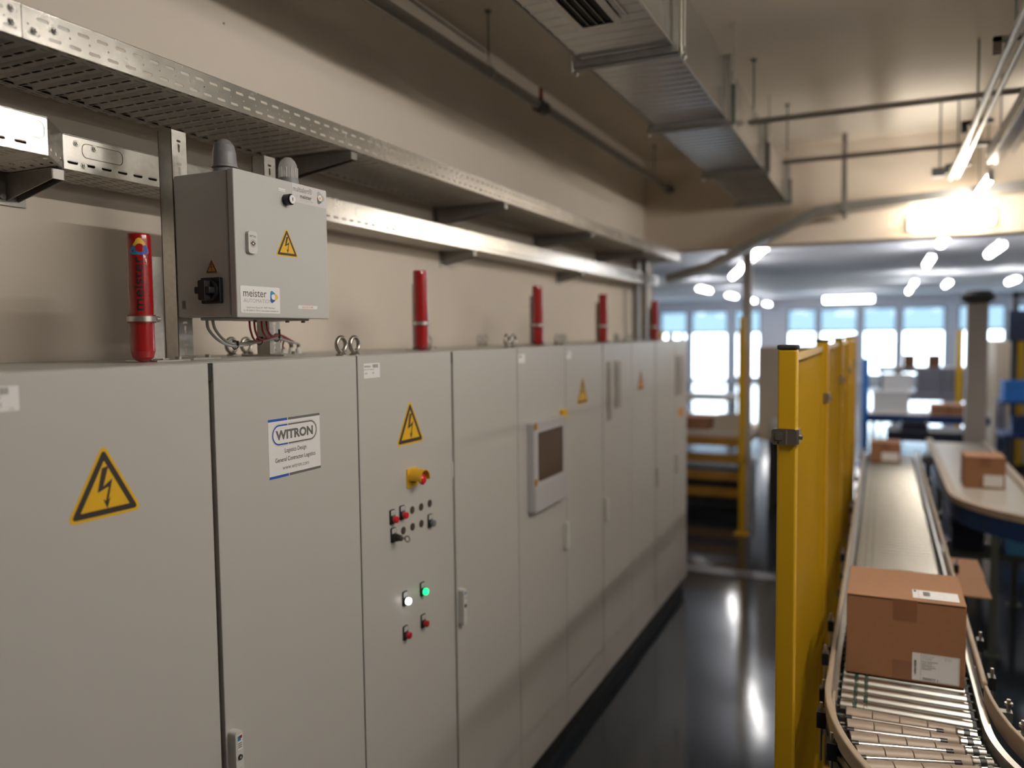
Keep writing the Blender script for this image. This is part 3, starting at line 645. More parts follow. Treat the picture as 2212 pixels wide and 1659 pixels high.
# ------------------------------------------------------------------ cable trays
def cable_fill(x0, x1, y0, y1, z, lab, rr=.0085):  # unseen cables added so the tray slots show dark
    mb = MB(); n = int((x1-x0)/(rr*2.2))
    for i in range(n):
        x = x0+rr+i*(x1-x0-2*rr)/(n-1); mb.cyl((x, y0+.002, z+rr), (x, y1-.002, z+rr), rr, 'cable_dark', 8)
    o = one(mb, 'added_cable_bundle', lab, 'cables', ((x0+x1)/2, (y0+y1)/2, z)); o['kind'] = 'stuff'
def upper_tray(y0, y1, lab, detail_end=False):
    r = thing('cable_tray', lab, 'cable tray', (-.4, (y0+y1)/2, 2.812), 'perforated upper cable tray along the wall')
    xi, xo, zb, zt = -.585, -.22, 2.812, 2.882; P = .05; n = int(round((y1-y0)/P))
    mb = MB(); E = .036
    F = FR((xi, y0, zb), EX, EY)                       # a = x from inner edge, b = y ; normal +z
    Wd = xo-xi; ns = 7; cw = (Wd-2*E)/ns
    for i in range(n):
        b = i*P
        for a0 in (0, Wd-E):                           # longitudinal slots at both edges
            G = lambda aa, bb, h=0: F(bb, aa, h)
            mb.slot(G, b, b+P, a0, a0+E/2, .034, .006, 'tray_bottom'); mb.slot(G, b-.0, b+P, a0+E/2, a0+E, .030, .006, 'tray_bottom')
        for k in range(ns): mb.slot(F, E+k*cw, E+(k+1)*cw, b, b+.014, cw*.80, .009, 'tray_bottom')
        Z = [(.014, 0), (.020, .006), (.044, .006), (.05, 0)]
        for (q0, h0), (q1, h1) in zip(Z, Z[1:]):
            mb.add([F(E, b+q0, h0), F(Wd-E, b+q0, h0), F(Wd-E, b+q1, h1), F(E, b+q1, h1)], [(0, 1, 2, 3)], 'tray_bottom')
    build(mb, 'ribbed_base', r, solid=.0012)
    sd = MB(); F = FR((xo, y0, zb), EY, EZ)
    for i in range(n):
        b = i*P
        sd.slot(F, b, b+P, .006, .026, .030, .0075, 'tray_steel')
        sd.slot(F, b, b+P*.5, .026, .042, .005, .005, 'tray_steel'); sd.quad(F, b+P*.5, b+P, .026, .042, 'tray_steel')
    for i in range(n):
        b = i*P+.022; e = min(b+P, n*P)
        sd.slot(F, b, e, .042, .060, .030 if e-b > .04 else .01, .0075, 'tray_steel')
    sd.quad(F, 0, .022, .042, .060, 'tray_steel'); sd.quad(F, 0, n*P, 0, .006, 'tray_steel'); sd.quad(F, 0, n*P, .060, zt-zb, 'tray_steel')
    build(sd, 'side_wall', r, solid=.0012)
    build(MB().cyl((xo-.002, y0, zt), (xo-.002, y1, zt), .003, 'tray_steel', 8).box(xo-.014, xo-.002, y0, y1, zt-.001, zt, 'tray_steel'), 'rolled_lip', r)
    build(MB().box(xi-.0012, xi, y0, y1, zb, zt, 'tray_steel'), 'rear_wall', r)
    cable_fill(xi+.012, xo-.012, y0, y1, zb+.0075, 'unseen dark cables added in the upper cable tray, '+('left' if y0 < 1 else 'middle' if y0 < 3 else 'far')+' length', .0032)
    return r
upper_tray(-.835, 1.165, 'short upper perforated cable tray at the top left corner, before the bolted joint')
t1 = upper_tray(1.167, 4.167, 'long upper perforated cable tray above the alarm box, right of the bolted joint')
upper_tray(4.169, 7.369, 'farthest length of upper cable tray above the last cabinets')
cp = MB()                                              # joint plate bolts
for y, z in ((1.145, 2.838), (1.195, 2.835), (1.243, 2.850), (1.145, 2.866)):
    cp.lathe([(0, .009), (.0045, .009), (.0045, .005), (.0075, .005), (.0075, .001), (.010, .001), (.010, 0)], (-.2193, y, z), EX, 'nickel', 14)
cp.box(-.2225, -.2208, 1.09, 1.29, 2.818, 2.876, 'galvanised_dull')
build(cp, 'joint_bolt', t1, label='joint plate with four nuts')
def bracket(y, x_tip, ztop, drop, lab, grp):
    r = thing('tray_bracket', lab, 'steel bracket', (-.62, y, ztop), grp); t = .003
    mb = MB(); L0, L1 = -.615, x_tip
    F = FR((0, y, 0), EX, EZ)
    mb.prism([(L0, ztop), (L0, ztop-drop), (L1, ztop-.028), (L1, ztop)], F, -t/2, t/2, 'galvanised_dull')
    mb.prism([(L0, ztop), (L0, ztop-drop), (L1, ztop-.028), (L1, ztop)], F, .032-t/2, .032+t/2, 'galvanised_dull')
    mb.box(L0, L1, y-.034, y+.002, ztop-t, ztop, 'galvanised_dull'); mb.box(L1-.003, L1, y-.034, y+.002, ztop-.028, ztop, 'galvanised_dull')
    build(mb, 'arm', r, bevel=.0006)
    build(MB().box(-.620, -.614, y-.055, y+.02, ztop-drop-.012, ztop+.01, 'galvanised_dull').cyl((-.614, y-.045, ztop-drop+.01), (-.606, y-.045, ztop-drop+.01), .008, 'nickel', 6), 'wall_plate', r, bevel=.001)
for y, lab in ((2.385, 'cantilever bracket under the upper tray just right of the alarm box beacon'), (3.64, 'blurred bracket under the upper tray above the plain near red canister'), (4.95, 'blurred bracket under the upper tray above the operator screen cabinet'), (6.2, 'farthest bracket under the upper tray')):
    bracket(y, -.222, 2.809, .085, lab, 'brackets of the upper cable tray')
for y, lab in ((1.405, 'bracket under the lower tray at its narrowing, far left'), (3.70, 'blurred bracket under the lower tray, nearer of the two right of the alarm box'), (5.35, 'blurred bracket under the lower tray, farther of the two right of the alarm box')):
    bracket(y, -.43, 2.594, .07, lab, 'brackets of the lower cable tray')
def lower_tray(y0, y1, xo, lab, first=False):
    xi, zb, zt = -.60, 2.597, 2.685
    r = thing('cable_tray', lab, 'cable tray', ((xi+xo)/2, (y0+y1)/2, zb), 'lower cable tray along the wall')
    mb = MB(); P = .05; n = int((y1-y0)/P); Wd = xo-xi; rows = int(round(Wd/.024)); rw = Wd/rows
    G = FR((xi, y0, zb), EX, EY); F = lambda a, b, h=0: G(b, a, h)
    for i in range(n):
        for k in range(rows):
            off = (k % 3)*.014-.014; a0 = i*P
            b0 = k*rw
            ca = off*.5
            s_ = .034; v = [(a0, b0), (a0+P, b0), (a0+P, b0+rw), (a0, b0+rw)]
            mb.slot(F, a0, a0+P, b0, b0+rw, s_-abs(ca), .006, 'tray_bottom')
    mb.quad(F, n*P, y1-y0, 0, Wd, 'tray_bottom')
    build(mb, 'slotted_base', r, solid=.0012)
    sd = MB(); F = FR((xo, y0, zb), EY, EZ)
    for i in range(n): sd.slot(F, i*P, i*P+P, .008, .030, .030, .0085, 'tray_steel')
    sd.quad(F, n*P, y1-y0, .008, .030, 'tray_steel'); sd.quad(F, 0, y1-y0, 0, .008, 'tray_steel'); sd.quad(F, 0, y1-y0, .030, zt-zb, 'tray_steel')
    build(sd, 'side_wall', r, solid=.0012)
    build(MB().cyl((xo, y0, zt), (xo, y1, zt), .0025, 'tray_steel', 8), 'rolled_lip', r)
    build(MB().box(xi-.0012, xi, y0, y1, zb, zt, 'tray_steel'), 'rear_wall', r)
    ko = MB()                                          # knock-out outlines
    for yc in [y for y in ((1.52, 2.72, 3.10, 3.85, 4.6, 5.35, 6.1) if xo < -.4 else (1.21, .6, 0)) if y0+.08 < y < y1-.08]:
        w_, h_ = (.062, .019) if xo < -.4 else (.075, .021)
        def rp(w, h, r_, k=4):
            o = []
            for sx, sy, t0 in ((1, -1, -PI/2), (1, 1, 0), (-1, 1, PI/2), (-1, -1, PI)):
                o += [(yc+sx*(w-r_)+r_*math.cos(t0+PI/2*i/k), (zt+zb)/2+.012+sy*(h-r_)+r_*math.sin(t0+PI/2*i/k)) for i in range(k+1)]
            return o
        ko.ring(FR((xo+.0012, 0, 0), EY, EZ), rp(w_, h_, .014), rp(w_-.0014, h_-.0014, .0128), 0, 'seam_brown')
    if ko.f: build(ko, 'knock_out', r, label='oval knock-out outline')
    cable_fill(xi+.008, xo-.010, y0, y1, zb+.0015, 'unseen dark cables added in the lower cable tray, '+('left' if y0 < 1 else 'middle' if y0 < 3 else 'far')+' length', .0125)
    if first:
        bb = MB()
        for y, z in ((1.443, 2.667), (1.495, 2.663), (1.462, 2.613)): bb.lathe([(0, .007), (.004, .007), (.004, .004), (.0065, .004), (.0065, .001), (.0095, .001), (.0095, 0)], (xo+.0008, y, z), EX, 'nickel', 14)
        build(bb, 'bolt', r, label='three zinc screws')
    return r
lower_tray(-.8, 1.292, -.33, 'wide lower cable tray at the left edge with bright reflection on its side')
lower_tray(1.405, 4.405, -.43, 'narrow lower cable tray running behind the alarm box', True)
lower_tray(4.407, 7.407, -.43, 'farthest length of the narrow lower cable tray')
rd = MB(); A = Vector((-.33, 1.294, 2.597)); B = Vector((-.43, 1.403, 2.597)); d = B-A; L = d.length; d = d/L
Fr = lambda a, b, h=0: A+d*a+Vector((0, 0, b))
for i in range(3): rd.slot(Fr, i*L/3, (i+1)*L/3, .008, .03, .02, .0085, 'tray_steel')
rd.quad(Fr, 0, L, 0, .008, 'tray_steel'); rd.quad(Fr, 0, L, .03, .088, 'tray_steel')
for i in range(6):
    for k in range(3):
        y0, y1 = 1.294+k*.0363, 1.294+(k+1)*.0363
        def xx(y, f): xo_ = -.33-(y-1.294)/.109*.10; return -.60+(xo_+.60)*f
        Gf = lambda a, b, h=0: Vector((xx(a, b), a, 2.597))
        rd.slot(Gf, y0, y1, i/6, (i+1)/6, .018, .055, 'tray_bottom')
rd.box(-.6012, -.60, 1.294, 1.403, 2.597, 2.685, 'tray_steel')
one(rd, 'tray_reducer', 'slanted reducer piece joining the wide and narrow lower trays', 'cable tray', (-.5, 1.35, 2.597), solid=.0012)
one(MB().box(-.55, -.49, 6.93, 6.99, 0, 2.9, 'galvanised_dull').box(-.47, -.41, 6.93, 6.99, 0, 2.9, 'galvanised_dull'), 'strut_column', 'grey-green steel strut column standing just beyond the last cabinet', 'steel column', (-.5, 6.96, 0))
# ladder tray from the end of the wall up and across the beam
pth = [(-.35, 7.45, 2.62), (.03, 7.42, 2.72), (.94, 7.42, 3.14), (1.25, 7.42, 3.17), (2.5, 7.42, 3.235), (6.0, 7.42, 3.28)]
tr = thing('cable_tray', 'blurred grey cable tray rising from the cabinets and crossing along the beam', 'cable tray', (1.0, 7.42, 3.1))
mb = MB()
for (a, b) in zip(pth, pth[1:]):
    for dy in (-.1, .1):
        p, q = Vector(a)+Vector((0, dy, 0)), Vector(b)+Vector((0, dy, 0))
        mb.add([p, q, q+Vector((0, 0, .07)), p+Vector((0, 0, .07))], [(0, 1, 2, 3)], 'galvanised_dull')
    p0, q0 = Vector(a), Vector(b)
    mb.add([p0+Vector((0, -.1, 0)), q0+Vector((0, -.1, 0)), q0+Vector((0, .1, 0)), p0+Vector((0, .1, 0))], [(0, 1, 2, 3)], 'galvanised_dull')
build(mb, 'tray_channel', tr, solid=.003)
for x, z in ((1.15, 3.16), (2.6, 3.235)):
    build(MB().box(x, x+.04, 7.30, 7.34, z-.02, 3.8, 'galvanised_dull').box(x, x+.04, 7.30, 7.54, z-.045, z-.005, 'galvanised_dull'), 'hanger', tr)

# ------------------------------------------------------------------ sprinkler pipes
def rod_hanger(parent, x, y, zp, r=.03, zc=3.8):
    mb = MB().cyl((x, y, zp+r+.06), (x, y, zc), .005, 'steel_dark', 8).cyl((x, y, zc-.012), (x, y, zc), .016, 'steel_dark', 10)
    mb.tube([(x, y, zp+r+.075)]+[(x+(r+.004)*math.sin(t)*(1 if True else 1), y, zp+(r+.004)*math.cos(t)*(1.0)+(.02*(1-abs(t-PI)/PI))*0) for t in [PI*2*i/18 for i in range(1, 18)]], .003, 'nickel', 6, True)
    return build(mb, 'hanger', parent)
pp = thing('sprinkler_pipe', 'long galvanised pipe hanging parallel to the left wall', 'pipe', (-.36, 3, 3.48))
build(MB().cyl((-.36, -5.9, 3.44), (-.36, 7.50, 3.51), .028, 'galvanised_dull', 20), 'pipe', pp)
rod_hanger(pp, -.36, 3.73, 3.487); rod_hanger(pp, -.36, 7.0, 3.507)
build(MB().cyl((-.36, 4.37, 3.491), (-.36, 4.47, 3.492), .040, 'steel_dark', 14).cyl((-.36, 4.42, 3.50), (-.36, 4.42, 3.60), .012, 'red_rubber', 10).cyl((-.41, 4.42, 3.49), (-.31, 4.42, 3.49), .012, 'steel_dark', 10), 'coupling', pp, label='dark rusty coupling')
build(MB().cyl((-.36, 7.47, 3.51), (-.36, 7.56, 3.51), .042, 'steel_dark', 14), 'end_cap', pp)
for y, z, x0, x1, lab in ((5.1, 3.43, .72, 9.0, 'nearer thin pipe crossing the ceiling right of the duct'), (6.2, 3.39, .80, 9.0, 'farther thin pipe crossing the ceiling right of the duct')):
    p = thing('crossing_pipe', lab, 'pipe', (3, y, z), 'thin pipes crossing the ceiling')
    build(MB().cyl((x0, y, z), (x1, y, z), .017, 'galvanised_dull', 12), 'pipe', p)
    rod_hanger(p, x0+.03, y, z, .017); rod_hanger(p, 4.4, y, z, .017)
one(MB().tube([(-.612, .5, 3.776), (-.612, 2, 3.780), (-.612, 4.2, 3.776)], .004, 'dark_grey', 6), 'ceiling_cable', 'thin dark cable along the corner of wall and ceiling', 'cable', (-.61, 2, 3.78))

# ------------------------------------------------------------------ ventilation duct
DX0, DX1, DZ0, DZ1 = .32, .70, 3.30, 3.60
dct = thing('ventilation_duct', 'big rectangular galvanised ventilation duct under the ceiling', 'duct', ((DX0+DX1)/2, 3, DZ0))
fl = [-2.8, -1.3, .2, 1.72, 3.22, 4.42, 5.88, 7.35]
secs = [-5.9]+fl+[7.60]
for a, b in zip(secs, secs[1:]):
    mb = MB(); a += .004; b -= .004
    prof = []; y = a                                   # beads pressed into the sheet
    while y < b-.001:
        y2 = min(y+.075, b)
        mb.add([(DX0, y, DZ0), (DX1, y, DZ0), (DX1, y2-.014, DZ0), (DX0, y2-.014, DZ0), (DX0, y2-.007, DZ0-.0035), (DX1, y2-.007, DZ0-.0035), (DX0, y2, DZ0), (DX1, y2, DZ0)],
               [(0, 1, 2, 3), (3, 2, 5, 4), (4, 5, 7, 6)], 'duct_steel'); y = y2
    for x in (DX0, DX1): mb.add([(x, a, DZ0), (x, b, DZ0), (x, b, DZ1), (x, a, DZ1)], [(0, 1, 2, 3)], 'duct_steel')
    mb.add([(DX0, a, DZ1), (DX1, a, DZ1), (DX1, b, DZ1), (DX0, b, DZ1)], [(0, 1, 2, 3)], 'duct_steel')
    mb.box(DX1, DX1+.006, a, b, DZ0-.004, DZ0+.004, 'galvanised'); mb.box(DX0-.006, DX0, a, b, DZ0-.004, DZ0+.004, 'galvanised_dull')
    build(mb, 'duct_section', dct)
for y in fl:
    mb = MB()
    for (x0, x1, z0, z1) in ((DX0-.03, DX1+.03, DZ0-.03, DZ0-.004), (DX0-.03, DX1+.03, DZ1, DZ1+.03), (DX0-.03, DX0-.0065, DZ0-.004, DZ1), (DX1+.0065, DX1+.03, DZ0-.004, DZ1)):
        mb.box(x0, x1, y-.004, y+.004, z0, z1, 'galvanised_dull')
    mb.box(DX0-.05, DX1+.05, y+.012, y+.045, DZ0-.035, DZ0-.008, 'galvanised_dull')
    build(mb, 'flange', dct, bevel=.001)
    for x in (DX0-.04, DX1+.04):
        for dy in ((.0, .055) if abs(y-3.22) < .01 else (.028,)):
            build(MB().cyl((x, y+dy, DZ0-.05), (x, y+dy, 3.799), .005 if y < 4 else .006, 'galvanised', 8).cyl((x, y+dy, DZ0-.045), (x, y+dy, DZ0-.036), .012, 'nickel', 6), 'threaded_rod', dct)
    if y > 4: build(MB().box(DX1+.03, DX1+.05, y, y+.03, DZ0-.03, DZ0+.17, 'steel_dark'), 'upright', dct, label='dark steel upright')
gr = MB(); gy0, gy1, gx0, gx1 = 2.30, 2.88, .435, .600
for a, b, c, d in ((gx0, gx0+.022, gy0, gy1), (gx1-.022, gx1, gy0, gy1), (gx0+.022, gx1-.022, gy0, gy0+.02), (gx0+.022, gx1-.022, gy1-.02, gy1)): gr.box(a, b, c, d, DZ0-.016, DZ0-.004, 'galvanised')
gr.box(gx0+.02, gx1-.02, gy0+.015, gy1-.015, DZ0-.0065, DZ0-.004, 'seal_black')
for i in range(3): x = gx0+.047+i*.030; gr.box(x, x+.003, gy0+.02, gy1-.02, DZ0-.014, DZ0-.0065, 'galvanised_dull')
gr.box(gx1+.028, gx1+.032, gy0, gy1-.01, DZ0-.008, DZ0-.0035, 'galvanised')
build(gr, 'air_grille', dct, label='black slotted air grille')

# ------------------------------------------------------------------ lamps
def tube_lamp(name, lab, grp, x, y0, L, z, tm, hang=3.799, w=.040):
    r = thing(name, lab, 'ceiling lamp', (x, y0+L/2, z), grp)
    rr = w/2
    build(MB().box(x-.016, x+.016, y0, y0+L, z+.034, z+.06, 'lamp_housing').box(x-.02, x+.02, y0, y0+.025, z-rr, z+.032, 'lamp_housing').box(x-.02, x+.02, y0+L-.025, y0+L, z-rr, z+.032, 'lamp_housing').cyl((x, y0+.2, z+.06), (x, y0+.2, hang), .004, 'steel_dark', 6).cyl((x, y0+L-.2, z+.06), (x, y0+L-.2, hang), .004, 'steel_dark', 6), 'housing', r)
    build(MB().cyl((x, y0+.026, z-(rr-.02)), (x, y0+L-.026, z-(rr-.02)), rr, tm, 12), 'tube', r, label='lit tube')
    return r
L0 = tube_lamp('batten_lamp', 'lit batten lamp on the row above the aisle, out of frame', 'near lamp row', 2.20, 1.00, 2.05, 3.27, 'tube_near')
S0 = tube_lamp('batten_lamp', 'lit batten lamp, rearmost of the second row out of frame', 'added fill lamp rows over the right part of the room', 5.6, 1.0, 1.5, 3.27, 'tube_fill')  # these side rows are out of view, added as fill light
for x in (5.6, 9.4):
    for y, t in ((1.0, 'rearmost'), (2.9, 'second'), (4.8, 'front'))[(1 if x < 8 else 0):]: dup(S0, (x, y+.75, 3.27), 'added fill lamp, %s of the %s row out of frame' % (t, 'second' if x < 8 else 'third'), 'added fill lamp rows over the right part of the room')
# unlit batten with prismatic cover and the trunking beside it
r = thing('batten_lamp', 'long batten lamp with glassy prismatic cover at the upper right, unlit', 'ceiling lamp', (2.14, 5.8, 3.27), 'near lamp row')
build(MB().box(2.095, 2.185, 3.3, 6.3, 3.315, 3.36, 'lamp_housing').cyl((2.14, 4.6, 3.36), (2.14, 4.6, 3.799), .005, 'steel_dark', 6).cyl((2.14, 6.0, 3.36), (2.14, 6.0, 3.799), .005, 'steel_dark', 6), 'housing', r)
build(MB().box(2.10, 2.18, 3.32, 6.28, 3.262, 3.315, 'prism_cover'), 'prismatic_cover', r, bevel=.01, label='glassy cover')
build(MB().box(2.10, 2.24, 4.9, 6.2, 3.30, 3.312, 'galvanised'), 'reflector', r)
r = thing('conduit_run', 'pair of steel conduits beside the prismatic lamp at the upper right', 'conduit', (1.95, 5, 3.3))
build(MB().cyl((1.925, 2.5, 3.30), (1.925, 6.95, 3.30), .017, 'galvanised', 14), 'conduit', r); build(MB().cyl((1.975, 2.5, 3.315), (1.975, 7.0, 3.315), .014, 'galvanised', 14), 'conduit', r)
for y in (3.85, 5.3, 6.6):
    build(MB().box(1.87, 2.03, y, y+.03, 3.325, 3.345, 'steel_dark').cyl((1.95, y+.015, 3.345), (1.95, y+.015, 3.799), .006, 'steel_dark', 8).box(1.87, 1.90, y, y+.03, 3.28, 3.345, 'seam_brown' if y < 5 else 'steel_dark'), 'clamp', r)
r = thing('junction_box', 'small grey junction box hung below the ceiling near the conduits', 'junction box', (1.83, 6.5, 3.24))
build(MB().box(1.78, 1.865, 6.46, 6.54, 3.24, 3.30, 'plastic_grey'), 'box', r); build(MB().cyl((1.83, 6.5, 3.30), (1.83, 6.5, 3.799), .006, 'steel_dark', 8), 'rod', r)
# bright lamps on the face of the beam
r = thing('beam_lamp', 'left glowing lamp on the beam at the end of the conduit run', 'wall lamp', (1.80, 7.54, 3.03), 'glowing lamps on the beam')
build(MB().box(1.66, 1.94, 7.545, 7.60, 2.99, 3.10, 'lamp_housing'), 'back_box', r)
build(MB().box(1.67, 1.93, 7.43, 7.545, 2.985, 3.085, 'tube_warm'), 'diffuser', r, bevel=.03, label='glowing diffuser')
dup(r, (2.15, 7.54, 3.04), 'right glowing lamp on the beam at the end of the conduit run')
r = tube_lamp('batten_lamp', 'lit batten lamp pointing at the glowing lamps on the beam', 'near lamp row', 2.13, 6.35, .95, 3.18, 'tube_near')
# far hall
H0 = tube_lamp('hall_lamp', 'lit hall lamp nearest behind the beam, in line with the aisle lamps', 'hall lamps', 2.15, 10.4, 1.5, 3.3, 'tube_hall', 3.56, .10)
hl = [(2.15, 14.0), (2.15, 20.8), (2.15, 24.5), (2.9, 12.4), (2.9, 21.5), (-2.75, 20.4), (-2.75, 24.6), (-2.75, 28.8), (-2.75, 33), (-.1, 10.9), (-.60, 13.0), (-1.10, 15.1), (-8.2, 18), (-8.2, 24), (-8.2, 30), (6.5, 12), (6.5, 17), (6.5, 22), (6.5, 28), (4.2, 21)]
for i, (x, y) in enumerate(hl):
    row = {2.15: 'aisle row', 2.9: 'short row right of the aisle row', -2.75: 'row seen over the last cabinets', -8.2: 'far left row', 6.5: 'right row', 4.2: 'single lamp right of the pillar', -.1: 'staggered lamps under the rising tray', -.60: 'staggered lamps under the rising tray', -1.10: 'staggered lamps under the rising tray'}[x]
    same = [q for q in hl if q[0] == x]; k = same.index((x, y)); ordn = ['nearest', 'second', 'third', 'fourth', 'fifth', 'sixth'][k]
    if x in (-.1, -.60, -1.10): ordn = {-.1: 'nearest', -.60: 'middle', -1.10: 'farthest'}[x]
    q = dup(H0, (x, y+.75, 3.3), 'lit hall lamp, %s of the %s' % (ordn, row))
    if x in (-.1, -.60, -1.10): q.rotation_euler = (0, 0, math.radians(13.9))
r = thing('hall_lamp', 'wide lit lamp crossing the hall ahead, above the yellow fence', 'ceiling lamp', (.4, 30, 3.2), 'hall lamps')
build(MB().box(-.4, 1.2, 30, 30.4, 3.33, 3.42, 'lamp_housing').cyl((.4, 30.2, 3.42), (.4, 30.2, 3.64), .01, 'steel_dark', 6), 'housing', r); build(MB().box(-.38, 1.18, 30.02, 30.38, 3.15, 3.33, 'tube_hall'), 'tube', r, label='lit tube')

# ------------------------------------------------------------------ yellow safety fence
py = [2.50, 4.02, 5.54, 7.06, 8.58]
def fence_post(y, lab):
    r = thing('fence_post', lab, 'fence post', (1.222, y, 0), 'yellow posts of the safety fence')
    build(MB().box(1.195, 1.250, y, y+.055, .01, 2.105, 'fence_yellow'), 'post', r, bevel=.006, seg=3)
    build(MB().rrect(FR((1.192, y-.002, 2.105), EX, EY), 0, .061, 0, .059, .008, 0, .014, 'cap_black'), 'end_cap', r, bevel=.004, label='black plastic end cap')
    build(MB().box(1.15, 1.295, y-.04, y+.10, 0, .01, 'fence_yellow').cyl((1.165, y+.03, .01), (1.165, y+.03, .03), .01, 'nickel', 6).cyl((1.28, y+.03, .01), (1.28, y+.03, .03), .01, 'nickel', 6), 'base_plate', r)
    for z in (1.845, .45):
        mb = MB().rrect(FR((1.180, y-.008, z), EX, EZ), 0, .072, -.024, .024, .010, 0, .006, 'nickel')
        mb.rrect(FR((1.1865, y-.0085, z), EX, EZ), 0, .026, -.013, .013, .004, .006, .009, 'steel_dark'); mb.rrect(FR((1.192, y-.0085, z), EX, EZ), 0, .020, -.009, .009, .003, .009, .012, 'nickel')
        mb.box(1.246, 1.258, y-.006, y+.05, z-.022, z+.022, 'galvanised'); mb.cyl((1.258, y+.0, z), (1.268, y+.0, z), .008, 'nickel', 8)
        mb.box(1.222, 1.226, y-.017, y-.0145, z-.022, z+.022, 'chrome'); mb.cyl((1.20, y-.020, z-.017), (1.20, y-.014, z-.017), .0035, 'switch_black', 8)
        build(mb, 'panel_clamp', r, label='grey metal latch clamp')
    return r
P0 = fence_post(py[0], 'nearest yellow fence post with black cap and metal latch')
for y, lab in zip(py[1:], ('second yellow fence post from the camera', 'middle yellow fence post', 'fourth yellow fence post from the camera', 'farthest yellow fence post of the fence beside the conveyor')): dup(P0, (1.222, y, 0), lab)
pan0 = None
for i in range(4):
    a, b = py[i]+.075, py[i+1]-.02
    if i == 0:
        r = thing('mesh_fence', 'nearest yellow mesh panel of the safety fence', 'fence panel', (1.222, a, 0), 'yellow mesh panels of the safety fence')
        mb = MB()
        for p, q in (((a, .12), (b, .12)), ((a, 2.075), (b, 2.075))): mb.box(1.210, 1.230, p[0], q[0], p[1]-.0125, p[1]+.0125, 'fence_yellow')
        mb.box(1.210, 1.230, a, a+.02, .1325, 2.0625, 'fence_yellow').box(1.210, 1.230, b-.02, b, .1325, 2.0625, 'fence_yellow')
        build(mb, 'frame', r, bevel=.002)
        w = MB(); y = a+.035
        while y < b-.025: w.box(1.2178, 1.2202, y-.0014, y+.0014, .1325, 2.0625, 'fence_yellow'); y += .024
        z = .22
        while z < 2.06: w.cyl((1.2168, a+.02, z), (1.2168, b-.02, z), .0022, 'fence_yellow', 6); z += .10
        z = 1.95
        build(w, 'wire_mesh', r); pan0 = r
        build(MB().box(1.2, 1.210, a-.02, a+.05, 1.83, 1.86, 'galvanised').box(1.2, 1.210, a-.02, a+.05, .435, .465, 'galvanised'), 'fixing_lug', r)
    else: dup(pan0, (1.222, a, 0), ['', 'second', 'third', 'farthest'][i]+' yellow mesh panel of the safety fence')

# ------------------------------------------------------------------ roller conveyors
ZC = .95
cv = thing('roller_conveyor', 'long straight roller conveyor beside the yellow fence', 'conveyor', (1.565, 5.6, 0))
XL, XR = 1.372, 1.760
rm = MB(); prof = [(.008, -.004), (.0245, 0), (.0245, .036), (.021, .039), (.021, .045), (.0245, .048), (.0245, .068), (.021, .071), (.021, .077), (.0245, .080), (.0245, XR-XL-.035), (.0245, XR-XL-.012), (.0225, XR-XL-.010), (.0225, XR-XL-.001), (.008, XR-XL)]
rm.lathe(prof, (0, 0, 0), EX, 'roller_zinc', 20, ['roller_zinc']*11+['dark_grey']*3)
rm.cyl((-.012, 0, 0), (XR-XL+.012, 0, 0), .006, 'steel_dark', 8)
R0 = build(rm, 'roller', cv, (0, 0, 0)); base = absloc(cv)
for i in range(89):
    o = R0 if i == 0 else R0.copy()
    if i: C.objects.link(o); o.parent = cv
    o.location = Vector((XL, 2.772+i*.0655, ZC-.0245))-base
bl = MB()
for i in range(10):
    y = 2.772+i*.0655
    for k, xo in enumerate((.042, .074)):
        if (i+k) % 2: continue
        x = XL+xo; rr = .0235; n = 8; pts = []
        for j in range(n+1): t = PI/2+PI*j/n; pts.append((x, y+rr*math.cos(t), ZC-.0245+rr*math.sin(t)))
        for j in range(n+1): t = -PI/2+PI*j/n; pts.append((x, y+.0655+rr*math.cos(t), ZC-.0245+rr*math.sin(t)))
        bl.tube(pts, .0024, 'belt_green', 6, True)
build(bl, 'drive_belt', cv, label='dark green round drive belts')
def rail_pts(x, y0, y1): return [(x, y0, 0), (x, y1, 0)]
for x0, x1 in ((1.336, 1.360), (1.772, 1.796)):
    build(MB().box(x0, x1, 2.745, 8.62, ZC-.11, ZC+.004, 'galvanised').box(x0-.004 if x0 < 1.5 else x1, x0 if x0 < 1.5 else x1+.004, 2.745, 8.62, ZC-.085, ZC-.03, 'dark_grey'), 'side_frame', cv, bevel=.002)
build(MB().box(1.362, 1.772, 2.75, 8.6, ZC-.12, ZC-.112, 'dark_grey'), 'under_tray', cv, label='dark tray under the rollers')
build(MB().box(1.326, 1.344, 2.80, 8.55, ZC+.030, ZC+.058, 'guide_beige'), 'guide_rail', cv, bevel=.006, label='beige guide rail')
build(MB().box(1.790, 1.808, 2.96, 8.55, ZC+.030, ZC+.058, 'guide_beige'), 'guide_rail', cv, bevel=.006, label='beige guide rail')
for x, s in ((1.322, -1), (1.812, 1)):
    for y in (3.0, 3.35, 4.4, 5.6, 6.8, 8.0):
        build(MB().box(min(x, x+s*.022), max(x, x+s*.022), y-.02, y+.02, ZC+.022, ZC+.064, 'switch_black').cyl((x+s*.012, y, ZC-.06), (x+s*.012, y, ZC+.09), .005, 'nickel', 8).box(min(x-s*.02, x+s*.02), max(x-s*.02, x+s*.02), y-.012, y+.012, ZC-.07, ZC-.045, 'switch_black'), 'rail_clamp', cv, label='black clamp with steel pin')
for y in (3.3, 5.6, 8.0):
    for x in (1.34, 1.76): build(MB().box(x, x+.04, y, y+.04, 0, ZC-.11, 'steel_dark').box(x-.02, x+.06, y-.02, y+.06, 0, .01, 'steel_dark'), 'leg', cv)
